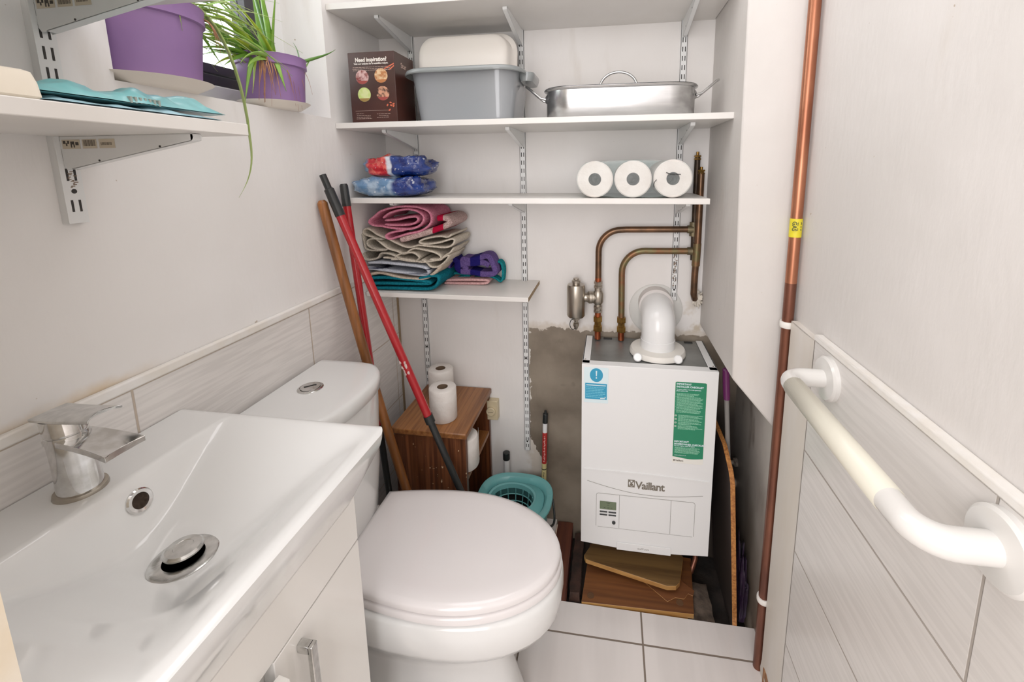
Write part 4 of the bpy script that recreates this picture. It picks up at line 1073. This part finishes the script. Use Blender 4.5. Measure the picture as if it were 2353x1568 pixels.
aq = mat('wipes_aqua', (128, 194, 196), .34, var=(98, 168, 174), vscale=16, coat=.15)
flatpack('wipes_packet', 'flat pale blue packet under the aqua one on the near shelf', mat('wipes_pale', (186, 218, 228), .3, var=(160, 204, 220), vscale=20, coat=.3), .08, .247, -1.06, -.880, 1.338, .010, 1, 3)
wp = flatpack('wipes_packet', 'crinkled aqua plastic wipes packet, uppermost on the near shelf', aq, .09, .241, -1.07, -.868, 1.3462, .018, 1, 8)
g = G()
for k in range(7): g.box(.232, .2405, -.985+k*.005, -.983+k*.005, 1.3465, 1.3535)
g.build('printed_bars', mat('bar_grey2', (150, 158, 150), .6), wp)

# ------------------------------------------------------------------ poles in the corner
def pole(name, label, cat, segs, group=None):
    t = thing(name, label, cat, segs[-1][1][-1], group)
    for nm, pts, r, m in segs: G().tube(pts, r, 20).build(nm, m, t, bevel=0)
    return t
L = lambda a, b, t: Vector(a)+(Vector(b)-Vector(a))*t
a, b = (.0155, -.375, 1.19), (.228, -.292, 0)
pts = [L(a, b, i/12)+Vector((-.010*sin(pi*i/12), 0, 0)) for i in range(13)]
pts[0] = pts[0]
pole('broom_handle', 'thick varnished wooden handle leaning beside the red tubes', 'handle', [('shaft', [L(a, b, -.006), L(a, b, 0)]+pts[1:], [.007, .0125]+[.0128]*12, stick_wood)])
a, b = (.020, -.370, 1.262), (.466, -.318, 0)
pole('lopper_handle', 'long red tube with black ends crossing in front of the others', 'handle',
     [('tip', [L(a, b, 0), L(a, b, .04)], .0085, black_plastic), ('cap', [L(a, b, .028), L(a, b, .030), L(a, b, .084)], [.010, .0122, .0125], black_plastic), ('red_tube', [L(a, b, .08), L(a, b, .535)], .0112, red_paint), ('collar', [L(a, b, .528), L(a, b, .545)], .0132, black_plastic), ('lower_tube', [L(a, b, .54), L(a, b, 1)], .0095, black_plastic)])
# scuffed white patch on the red tube
g = G()
for k in range(14):
    c = L(a, b, .40+random.random()*.03)+Vector((random.uniform(-.007, .007), -.0098, 0)); blob(g, c, .0035, (1, .35, 1.4), .6, 3, 8, 6, k)
tt = [o for o in D.objects if o.name.startswith('lopper_handle')][0]
build_each(g, 'scuff', mat('scuff', (222, 196, 190), .8), tt)
a, b = (.0205, -.285, 1.236), (.122, -.306, 0)
pole('lopper_handle', 'red tube with a black grip standing behind the wooden handle', 'handle',
     [('cap', [L(a, b, 0), L(a, b, .004), L(a, b, .05)], [.008, .011, .0118], black_plastic), ('red_tube', [L(a, b, .045), L(a, b, .575)], .0105, red_paint), ('lower_tube', [L(a, b, .57), L(a, b, 1)], .0092, black_plastic)])

# ------------------------------------------------------------------ bedside cabinet and toilet rolls
CA = thing('side_cabinet', 'small teak veneer cabinet behind the toilet, toilet rolls on top', 'cabinet', (.225, -.14, 0))
G().box(.104, .343, -.283, -.006, .487, .505).build('top', cab_top, CA, bevel=.003)
G().box(.112, .337, -.275, -.258, 0, .487).build('side_panel', cab_wood, CA, bevel=.001)
G().box(.112, .337, -.024, -.009, 0, .487).build('side_panel', cab_wood, CA, bevel=.001)
G().box(.112, .127, -.258, -.024, 0, .487).build('back_panel', cab_wood, CA, bevel=.001)
G().box(.127, .335, -.258, -.024, .335, .350).build('shelf', cab_top, CA, bevel=.001)
G().box(.127, .333, -.258, -.024, .02, .036).build('shelf', cab_top, CA, bevel=.001)
def toilet_roll(label, cx, cy, z0, H, r, flap=1, group=None):
    t = thing('toilet_roll', label, 'toilet roll', (cx, cy, z0), group)
    g = G(); g.lathe((cx, cy, z0), [(.0165, H-.0005), (.0165, .0), (r-.002, 0), (r, .002), (r+.0004, H*.5), (r, H-.003), (r-.003, H), (.0165, H-.0005)], n=48, caps=False)
    # loose end
    a0 = 2.9 if flap > 0 else .2; rows = []
    for i in range(10):
        t_ = i/9; a = a0-flap*t_*.75; rr = r+.0006+t_*t_*.012
        rows.append([Vector((cx+rr*cos(a), cy+rr*sin(a), z0+.002)), Vector((cx+rr*cos(a), cy+rr*sin(a), z0+H-.003)), Vector((cx+(rr+.0006)*cos(a), cy+(rr+.0006)*sin(a), z0+H-.003)), Vector((cx+(rr+.0006)*cos(a), cy+(rr+.0006)*sin(a), z0+.002))])
    g.loft(rows)
    g.build('paper', paper, t, sharp=50)
    G().lathe((cx, cy, z0+.001), [(.0168, H-.0018), (.0162, H-.0018), (.0162, 0), (.001, 0)], n=32, caps=False).build('core', card, t)
    return t
RG = 'toilet rolls on and in the cabinet'
toilet_roll('front toilet roll standing on the cabinet top', .2445, -.205, .505, .104, .0415, 1, RG)
toilet_roll('rear toilet roll on the cabinet top, behind the other', .190, -.085, .505, .104, .0415, 1, RG)
toilet_roll('toilet roll inside the cabinet on its upper shelf', .308, -.208, .350, .105, .043, -1, RG)

# ------------------------------------------------------------------ thermostat, mop things, bucket
TH = thing('wall_control', 'small cream control box with a round dial on the back wall by the cabinet', 'control', (.353, 0, .43))
G().box(.330, .369, -.026, 0, .394, .466).build('housing', cream_plastic, TH, bevel=.002)
G().lathe((.345, -.026, .428), [(.0165, 0), (.0165, .006), (.014, .008)], (0, -1, 0), 36).build('dial', cream_plastic, TH, bevel=.0006)
G().box(.336, .354, -.0349, -.0339, .4275, .4285).build('mark', slotm, TH)

MS = pole('squeegee', 'short white pole with a black cap behind the teal bucket', 'squeegee', [('cap', [(.397, -.028, .276), (.397, -.028, .274), (.397, -.028, .248)], [.009, .0125, .0125], black_plastic), ('pole', [(.397, -.028, .25), (.397, -.028, .0)], .0105, plastic_white)])
MT = pole('floor_mop', 'tall white mop pole with red and yellow printing against the wall', 'mop', [('hanger', [(.540, -.028, .447), (.540, -.028, .436)], [.004, .005], black_plastic), ('cap', [(.540, -.028, .437), (.5398, -.028, .435), (.538, -.028, .402)], [.007, .0092, .0094], black_plastic), ('pole', [(.538, -.028, .403), (.527, -.028, -.0)], .0083, plastic_white)])
g = G(); a, b = Vector((.538, -.028, .403)), Vector((.527, -.028, 0))
g.mt(0).cyl(L(a, b, .09), L(a, b, .385), .0087); g.mt(1).cyl(L(a, b, .385), L(a, b, .60), .0087); g.mt(2).cyl(L(a, b, .60), L(a, b, .612), .0089); g.mt(2).cyl(L(a, b, .435), L(a, b, .443), .0089)
g.mt(3)
for k in range(16): g.cyl(L(a, b, .12+k*.0155)+Vector((.001*(k % 3-1), -.0078, 0)), L(a, b, .127+k*.0155)+Vector((.001*(k % 3), -.0078, 0)), .0018+.001*(k % 2), n=8)
g.mt(2)
for k in range(9): g.cyl(L(a, b, .46+k*.014)+Vector((.002, -.0078, 0)), L(a, b, .468+k*.014)+Vector((-.001, -.0078, 0)), .0014, n=8)
g.build('printed_sleeve', [mat('label_red', (176, 44, 40), .5), mat('label_yellow', (212, 200, 140), .5), black_plastic, mat('label_pink', (226, 176, 170), .5)], MT, label='red and yellow printed band')

BU = thing('mop_bucket', 'teal oval mop bucket with a slotted wringer behind the toilet lid', 'bucket', (.465, -.195, 0))
bcx, bcy = .4615, -.186
def ov(hx, hy, z, p=2.6, n=56, cx=bcx, cy=bcy):
    o = []
    for i in range(n):
        a = 2*pi*i/n; c, s_ = cos(a), sin(a)
        o.append(Vector((cx+hx*abs(c)**(2/p)*(1 if c > 0 else -1), cy+hy*abs(s_)**(2/p)*(1 if s_ > 0 else -1), z)))
    return o
g = G(); g.loft([ov(.09, .075, .0), ov(.095, .08, .006), ov(.106, .092, .22), ov(.121, .107, .228), ov(.1225, .1085, .234), ov(.1205, .1065, .238), ov(.104, .09, .237), ov(.096, .082, .226), ov(.094, .08, .21), ov(.084, .07, .01)], cap1=True)
g.build('bucket_body', teal_plastic, BU, sharp=50)
g = G()
wc = (bcx-.008, bcy-.004)
g.loft([ov(.094, .079, .222), ov(.09, .074, .226), ov(.080, .068, .232, 2.2, cx=wc[0], cy=wc[1]), ov(.077, .065, .237, 2.1, cx=wc[0], cy=wc[1]), ov(.071, .060, .235, 2.05, cx=wc[0], cy=wc[1]), ov(.068, .057, .222, 2.0, cx=wc[0], cy=wc[1])], cap0=False, cap1=False)
# lattice basket
for k in range(16):
    aa = 2*pi*k/16; g.tube([Vector((wc[0]+.068*cos(aa)*s_, wc[1]+.057*sin(aa)*s_, z)) for s_, z in ((1, .224), (.93, .19), (.84, .15), (.7, .13))], .0018, 8)
for z, s_ in ((.203, .955), (.18, .905), (.155, .85), (.131, .7)):
    P = [Vector((wc[0]+.068*s_*cos(2*pi*k/40), wc[1]+.057*s_*sin(2*pi*k/40), z)) for k in range(41)]; g.tube(P, .0018, 8)
g.build('wringer', teal_plastic, BU, sharp=50)
g = G(); g.loft([ov(.058, .049, .127, 2, cx=wc[0], cy=wc[1]), ov(.066, .055, .2, 2, cx=wc[0], cy=wc[1])], cap1=False); g.build('basket_lining', dark, BU)
g = G(); g.tube([Vector((bcx+.119+.012*sin(pi*t), bcy+.03-.11*t, .215+.0*t-.03*sin(pi*t))) for t in [i/12 for i in range(13)]], .0035, 10); g.build('handle', black_plastic, BU)

# ------------------------------------------------------------------ under and beside the boiler
def slab(name, label, cat, pts, z0, z1, ms, tilt=None):
    g = G(); g.loft([[Vector((x, y, z0+(tilt(x, y) if tilt else 0))) for x, y in pts], [Vector((x, y, z1+(tilt(x, y) if tilt else 0))) for x, y in pts]])
    g.mi = [1]*len(g.mi); g.mi[-1] = 0; g.mi[-2] = 1
    o = g.build(name, ms, None, bevel=.001); c = Vector((sum(p[0] for p in pts)/len(pts), sum(p[1] for p in pts)/len(pts), z0))
    for v in o.data.vertices: v.co -= c
    o.location = c; tag(o, label, cat); return o
lb = slab('wooden_panel', 'brown wooden panel lying flat in the floor pit under the boiler', 'board', [(.684, -.297), (1.006, -.287), (1.03, -.10), (.70, -.09)], -.012, .004, [board_wood, ply_edge])
# two recessed peg holes in the panel
g = G()
for x, y in ((.710, -.274), (.971, -.258)):
    g.lathe((x, y, .0042), [(.0105, 0), (.0105, .0006), (.0085, .0008), (.0085, .0002), (.001, .0002)], n=24)
build_each(g, 'peg_hole', mat('peg_hole', (92, 62, 36), .7), lb)
for o_ in (slab('veneer_piece', 'thin snapped piece of brown hardboard on the flat wooden panel', 'board', [(.868, -.205), (.935, -.262), (.96, -.246), (.985, -.247), (1.0, -.228), (1.013, -.233), (1.02, -.215), (.99, -.19), (.96, -.15)], .0045, .0062, [wood_mat('hardboard', (122, 74, 42), (108, 64, 36), 'x', .5, 12), ply_edge]),): pass
upts = [(.684, -.172), (.69, -.187), (.935, -.240), (.962, -.236), (.975, -.222), (1.0, -.13), (.93, -.06), (.74, -.06)]
slab('plywood_offcut', 'dusty plywood offcut with rounded corners on top of the flat panel', 'board', upts, .012, .027, [ply_wood, ply_edge], tilt=lambda x, y: (.012-(x-.68)*.012))
slab('wood_strip', 'pale wood strip showing under the front edge of the brown panel', 'board', [(.875, -.298), (.99, -.291), (.99, -.24), (.875, -.25)], -.03, -.013, [ply_edge, ply_edge])
def bbox_thing(name, label, cat, x0, x1, y0, y1, z0, z1, m, seed=0, amp=.006):
    g = G(); g.box(x0, x1, y0, y1, z0, z1); o = g.build(name, m, None); c = Vector(((x0+x1)/2, (y0+y1)/2, z0))
    bm = bmesh.new(); bm.from_mesh(o.data); bmesh.ops.subdivide_edges(bm, edges=bm.edges, cuts=8, use_grid_fill=True)
    for v in bm.verts:
        n_ = noise.noise_vector(v.co*30+Vector((seed, 0, 0))); v.co += n_*amp
        v.co -= c
    bm.to_mesh(o.data); bm.free(); o.location = c; tag(o, label, cat); return o
bbox_thing('brick', 'dusty grey brick beside the wooden panel in the floor pit', 'brick', 1.012, 1.066, -.285, -.165, -.07, -.018, brick_m, 3, .005)
bbox_thing('brick', 'dark brown brick between the reddish plank and the wooden panel', 'brick', .643, .675, -.24, -.02, -.07, -.03, mat('dark_brown_brick', (70, 46, 36), .95, var=(40, 28, 22), vscale=30, bump=.8, bscale=60), 5, .005)  # dark brown brick with darker mottling
bbox_thing('floor_plank', 'reddish brown floor plank between the toilet and the pit', 'plank', .580, .634, -.299, -.004, -.07, -.002, plank_red, 8, .0018)
# chipboard leaning between boiler and wall
pf = [(-.272, -.06), (-.272, .42), (-.255, .447), (-.19, .482), (-.03, .482), (-.03, -.06)]
g = G(); lean = lambda z: 1.0905+(.43-z)*.07
g.loft([[Vector((lean(z)-.0065, y, z)) for y, z in pf], [Vector((lean(z)+.0065, y, z)) for y, z in pf]])
g.mi = [0]*len(g.mi); g.mi[-1] = 1; g.mi[-2] = 1
o = g.build('chipboard_panel', [chip, chip_dark], None, bevel=.0008); tag(o, 'raw-edged chipboard panel standing on edge beside the boiler', 'board')
BR = thing('brush', 'grey pole with a purple grip standing behind the chipboard panel', 'brush', (1.135, -.15, -.06))
a, b = Vector((1.082, -.170, .706)), Vector((1.152, -.130, -.06))
g = G(); g.tube([L(a, b, 0), L(a, b, .004), L(a, b, .03), L(a, b, .10), L(a, b, .125)], [.006, .0092, .0098, .0098, .009], 20); g.build('grip', purple_plastic, BR)
G().tube([L(a, b, .12), L(a, b, 1)], .0068, 16).build('pole', grey_pole, BR)
o = pillow('cloth_bundle', 'dark purple bundle wedged low between the chipboard and the wall', 'cloth', 1.1475, -.215, -.06, .0125, .045, .20, mat('bundle_purple', (44, 20, 50), .6, var=(26, 12, 32), vscale=20, bump=.8), 1.2, 4)
CP = thing('condensate_pipe', 'curved copper pipe dropping below the boiler into the floor pit', 'pipe', (1.035, -.1, -.05))
g = G(); g.tube([(1.043, -.10, .15), (1.043, -.10, .06), (1.04, -.115, .02), (1.025, -.135, -.008), (1.005, -.15, -.03), (.985, -.16, -.06)], .008, 14); g.build('pipe', copper_dark, CP)
g = G(); g.box(1.058, 1.063, -.09, -.085, .0, .2); 
VP = thing('valve', 'small blackened valve stubs on the grimy wall beside the boiler', 'valve', (1.165, -.055, .26))
g = G()
for z in (.262, .335): g.lathe((1.165, -.055, z), [(.013, 0), (.013, .01), (.007, .012), (.007, .025)], (-1, -.2, 0), 14)
build_each(g, 'stub', mat('stub_dark', (64, 56, 50), .7, .3, var=(150, 140, 128), vscale=60), VP)

# ------------------------------------------------------------------ plants
def pot(name_label, cx, cy, z0, H, r0, r1, sr, plant_fn, tilt=0):
    g = G(); g.lathe((cx, cy, z0), [(sr*.72, 0), (sr*.76, .002), (sr*.97, .013), (sr, .015), (sr*.96, .015), (sr*.78, .005), (.001, .004)], n=56, caps=True); tag(g.build('plant_saucer', saucer_m, None, sharp=50), 'cream saucer under the large purple pot' if H > .125 else 'cream saucer under the smaller purple pot', 'saucer')
    t = thing('potted_plant', name_label, 'plant', (cx, cy, z0+.006))
    zb = z0+.006; R0, R1 = r0, r1
    g = G(); rim = .2*H
    pr = [(R0-.004, 0), (R0, .003), (R0+(R1-R0)*.9, H-rim-.002), (R0+(R1-R0)*.92+.004, H-rim), (R1+.003, H-.003), (R1+.004, H-.001), (R1+.002, H), (R1-.002, H), (R1-.006, H-.02), (R1-.008, H-.024), (.001, H-.024)]
    g.lathe((cx, cy, zb), pr, n=56); g.build('pot', purple_pot, t, sharp=40)
    G().lathe((cx, cy, zb+H-.023), [(R1-.009, 0), (.001, .003)], n=30).build('soil', soil, t)
    plant_fn(t, Vector((cx, cy, zb+H-.02)))
    return t
leafG = mat('leaf_green', (108, 156, 52), .4, var=(140, 184, 70), vscale=18)
leafD = mat('leaf_dark', (72, 118, 44), .4, var=(96, 142, 56), vscale=25)
leafP = mat('leaf_pale', (172, 190, 120), .45, var=(138, 162, 84), vscale=60, stretch=(1, 1, .2))
leafY = mat('leaf_yellow', (176, 190, 52), .45, var=(140, 170, 50), vscale=20)
dead = mat('leaf_dead', (190, 140, 104), .8, var=(150, 98, 66), vscale=60)
for m_ in (leafG, leafD, leafP, leafY):
    m_.node_tree.nodes['Principled BSDF'].inputs['Subsurface Weight'].default_value = .25
    m_.node_tree.nodes['Principled BSDF'].inputs['Subsurface Radius'].default_value = (.01, .012, .004)
LROLL = [0.]
def blade(pts, w, m, parent, thick=.0022, name='leaf', keel=.25, roll=None):
    if roll is None: roll = LROLL[0]*random.uniform(.5, 1.3)*random.choice((-1, 1))
    P = [Vector(p) for p in pts]; n = len(P); g = G(); rings = []
    for i in range(n):
        t = i/(n-1); T = (P[min(i+1, n-1)]-P[max(i-1, 0)]).normalized()
        if i == 0:
            side = T.cross(Vector((0, 0, 1)))
            if side.length < .1: side = Vector((1, 0, 0))
            side.normalize(); nn = side.cross(T); side = side*cos(roll)+nn*sin(roll)
        side = (side-T*side.dot(T)).normalized(); nn = side.cross(T)
        k = (1-t**2.2)*(.75+.25*min(1, t*6)) if t < 1 else 0.02
        hw = max(.0004, w/2*k); th = max(.0003, thick/2*(1-t*.7))
        rings.append([P[i]+side*hw+nn*hw*keel, P[i]+side*hw*.5-nn*th*.6, P[i]-nn*th, P[i]-side*hw*.5-nn*th*.6, P[i]-side*hw+nn*hw*keel, P[i]-side*hw*.5+nn*(th*.4+hw*keel*.3), P[i]+nn*th*.5, P[i]+side*hw*.5+nn*(th*.4+hw*keel*.3)])
    g.loft(rings); return g.build(name, m, parent, sharp=0)
def spray(c, az, el, L_, droop, n=12, wig=0):
    d = Vector((cos(az)*cos(el), sin(az)*cos(el), sin(el))); o = []
    for i in range(n+1):
        t = i/n; o.append(c+d*L_*t+Vector((0, 0, -droop*L_*t*t))+Vector((wig*sin(t*5), wig*cos(t*4), 0))*t)
    return o
def clampx(P, lo=-.105):
    return [Vector((max(p.x, lo), min(max(p.y, -.80), -.292) if p.x < .002 else p.y, p.z)) for p in P]
def plant_small(t, c):
    random.seed(14); LROLL[0] = .75
    for k in range(20):
        az = -pi/2+random.uniform(-.45, .55); el = random.uniform(.15, 1.0)
        blade(clampx(spray(c+Vector((random.uniform(-.02, .02), random.uniform(-.03, .01), 0)), az, el, random.uniform(.13, .2), random.uniform(.2, .55), wig=.006)), random.uniform(.013, .019), random.choice((leafG, leafD, leafY, leafG)), t, .004)
    random.seed(11)
    # broad aloe-like leaves fanning up and out
    for az, el, L_, dr, w, m_ in ((-2.2, 1.1, .20, .25, .020, leafG), (-1.6, 1.35, .24, .05, .019, leafD), (-1.1, 1.25, .22, .15, .018, leafG), (-2.8, 1.2, .22, .3, .018, leafG), (2.6, 1.25, .2, .1, .016, leafD),
                               (-2.35, .7, .17, .35, .022, leafG), (-1.95, .55, .15, .5, .020, leafG), (-1.5, .9, .16, .25, .017, leafD), (-2.6, .5, .15, .3, .018, leafG), (-.5, 1.25, .17, .1, .013, leafG), (1.4, 1.4, .21, .02, .014, leafD), (-1.75, 1.5, .26, .0, .017, leafG)):
        blade(clampx(spray(c+Vector((random.uniform(-.012, .012), random.uniform(-.012, .012), -.004)), az, el, L_, dr)), w, m_, t, .005)
    # leaf reaching right with a brown tip, small shoots at the right
    blade(bez(c+Vector((.03, .02, .0)), c+Vector((.05, .055, .03)), c+Vector((.075, .085, .035)), c+Vector((.082, .125, .066)), 12), .011, leafD, t, .004)
    blade(bez(c+Vector((.035, .045, -.003)), c+Vector((.04, .05, .03)), c+Vector((.035, .05, .05)), c+Vector((.025, .048, .065)), 8), .006, leafD, t, .002)
    blade(bez(c+Vector((.045, .045, -.003)), c+Vector((.047, .055, .012)), c+Vector((.05, .06, .02)), c+Vector((.056, .066, .034)), 8), .004, leafG, t, .002)
    # leaf folding over the front of the pot
    blade(bez(c+Vector((.01, -.02, .01)), c+Vector((.04, -.045, .05)), c+Vector((.056, -.048, -.01)), c+Vector((.067, -.044, -.062)), 14), .015, leafG, t, .004)
    # leaves hanging down on the left
    for e, w, m_ in ((Vector((.035, -.125, -.098)), .015, leafG), (Vector((.04, -.108, -.075)), .013, leafY), (Vector((.02, -.15, -.03)), .013, leafG), (Vector((.0, -.17, .0)), .015, leafD), (Vector((.0, -.165, .018)), .016, leafG)):
        blade(bez(c+Vector((0, -.02, .004)), c+Vector((.01, -.06, .022)), c+Vector((e.x*.9, e.y*.75, .0)), c+e, 14), w, m_, t, .004)
    # dead strands over the rim
    random.seed(5)
    for k in range(16):
        s0 = c+Vector((random.uniform(0, .03), random.uniform(-.075, -.03), .008)); e = Vector((.052+random.uniform(-.01, .012), random.uniform(-.098, -.05), -random.uniform(.03, .095)))
        blade(bez(s0, c+Vector((.045, e.y*.8, .02)), c+Vector((.055, e.y, -.02)), c+e, 10), random.uniform(.002, .007), dead, t, .001, name='dead_leaf')
    for k, (ey, ez) in enumerate(((-.02, -.09), (-.012, -.10), (.0, -.094), (-.025, -.06), (.015, -.05), (.04, -.055))):
        blade(bez(c+Vector((.02, ey*.5, .006)), c+Vector((.062, ey-.005, .015)), c+Vector((.067, ey-.006, -.02)), c+Vector((.0655, ey+.004, ez)), 12), .0028, dead, t, .0012, name='dead_leaf')
def plant_big(t, c):
    random.seed(21); LROLL[0] = .6
    for k in range(34):
        az = random.uniform(.95, 2.0); el = random.uniform(.05, .75)
        blade(clampx(spray(c+Vector((random.uniform(-.03, .045), random.uniform(.0, .04), .01)), az, el, random.uniform(.13, .25), random.uniform(.25, .55), wig=.006)), random.uniform(.004, .009), random.choice((leafG, leafP, leafP, leafY)), t, .0012)
    for k in range(10):
        blade(spray(c+Vector((random.uniform(-.03, .03), random.uniform(-.03, .03), 0)), random.uniform(-1.2, 1.2), random.uniform(.6, 1.3), random.uniform(.1, .2), .4), .007, leafG, t, .0015)
    # arching striped spider-plant leaves falling to the right
    for e, w in ((Vector((.045, .235, -.03)), .008), (Vector((.04, .19, .0)), .007), (Vector((.03, .22, .05)), .007), (Vector((.02, .2, .075)), .007), (Vector((.0, .17, .01)), .008), (Vector((.05, .13, -.03)), .006)):
        blade(bez(c+Vector((.01, .02, 0)), c+Vector((.02, .06, .11)), c+Vector((e.x, e.y*.8, .10)), c+e, 16), w, leafP, t, .0015)
    # the long one dropping past the shelf
    tip = Vector((.032, -.645, 1.222)); mid_ = Vector((.04, -.612, 1.34))
    P = bez(c+Vector((.01, .03, 0)), c+Vector((.05, .07, .10)), Vector((.05, -.62, 1.50)), mid_, 14)[:-1]+bez(mid_, Vector((.038, -.606, 1.29)), Vector((.034, -.612, 1.26)), tip, 10)
    blade(P, .014, leafP, t, .0016, roll=.5)
    blade(bez(c+Vector((.06, -.005, 0)), c+Vector((.09, -.01, .03)), c+Vector((.092, -.008, .0)), c+Vector((.088, -.004, -.03)), 8), .005, leafP, t, .001)
    for k in range(3):
        blade(bez(c+Vector((.06, .04, 0)), c+Vector((.08, .06, .02)), c+Vector((.08, .07, -.01)), c+Vector((.078, .068+.008*k, -.045)), 8), .005, dead, t, .001, name='dead_leaf')
pot('smaller purple pot of aloe with dead leaves trailing over its rim', -.02, -.460, 1.412, .108, .062, .0685, .0735, plant_small)
pot('large purple pot of spider plant with one long hanging leaf', -.038, -.730, 1.412, .134, .076, .088, .094, plant_big)

# ------------------------------------------------------------------ light
w = D.worlds.new('World'); S.world = w; w.use_nodes = True
nt = w.node_tree; bg = nt.nodes['Background']; bg.inputs[0].default_value = (1, .99, .97, 1); bg.inputs[1].default_value = 3.5
def area(name, loc, rot, sx, sy, e, col=(1, 1, 1), spread=None):
    l = D.lights.new(name, 'AREA'); l.shape = 'RECTANGLE'; l.size = sx; l.size_y = sy; l.energy = e; l.color = col
    o = D.objects.new(name, l); o.location = loc; o.rotation_euler = rot; COL.objects.link(o); return o
area('ceiling_light', (.5, -.78, ZC-.03), (0, 0, 0), .8, .9, 7.0, (.985, .965, .985))
area('front_fill', (.52, -2.3, 1.42), (math.radians(84), 0, 0), .9, 1.5, 25, (.985, .965, .985))  # added fill lamp, unseen behind the camera, aimed into the room
area('window_daylight', (-.24, -.55, 1.75), (0, math.radians(-90), 0), .45, .5, 2.5, (.95, .98, 1))

# ------------------------------------------------------------------ camera
cd = D.cameras.new('Camera'); cam = D.objects.new('Camera', cd); COL.objects.link(cam)
yaw, pit, rol = .156, -.1641, -.0095
Rv = Vector((cos(yaw), sin(yaw), 0)); Fv = Vector((-sin(yaw)*cos(pit), cos(yaw)*cos(pit), sin(pit))); Uv = Rv.cross(Fv)
R2 = Rv*cos(rol)+Uv*sin(rol); U2 = -Rv*sin(rol)+Uv*cos(rol)
Mx = Matrix((R2, U2, -Fv)).transposed().to_4x4(); Mx.translation = Vector((.7507, -1.3954, 1.2729)); cam.matrix_world = Mx
cd.sensor_fit = 'HORIZONTAL'; cd.sensor_width = 36; cd.lens = 998.2/2353*36
cd.shift_x = (1176.5-1247)/2353; cd.shift_y = (552.4-784)/2353; cd.clip_start = .01
S.camera = cam
S.view_settings.view_transform = 'Standard'; S.view_settings.look = 'None'; S.view_settings.exposure = -0.17; S.view_settings.gamma = 1.09
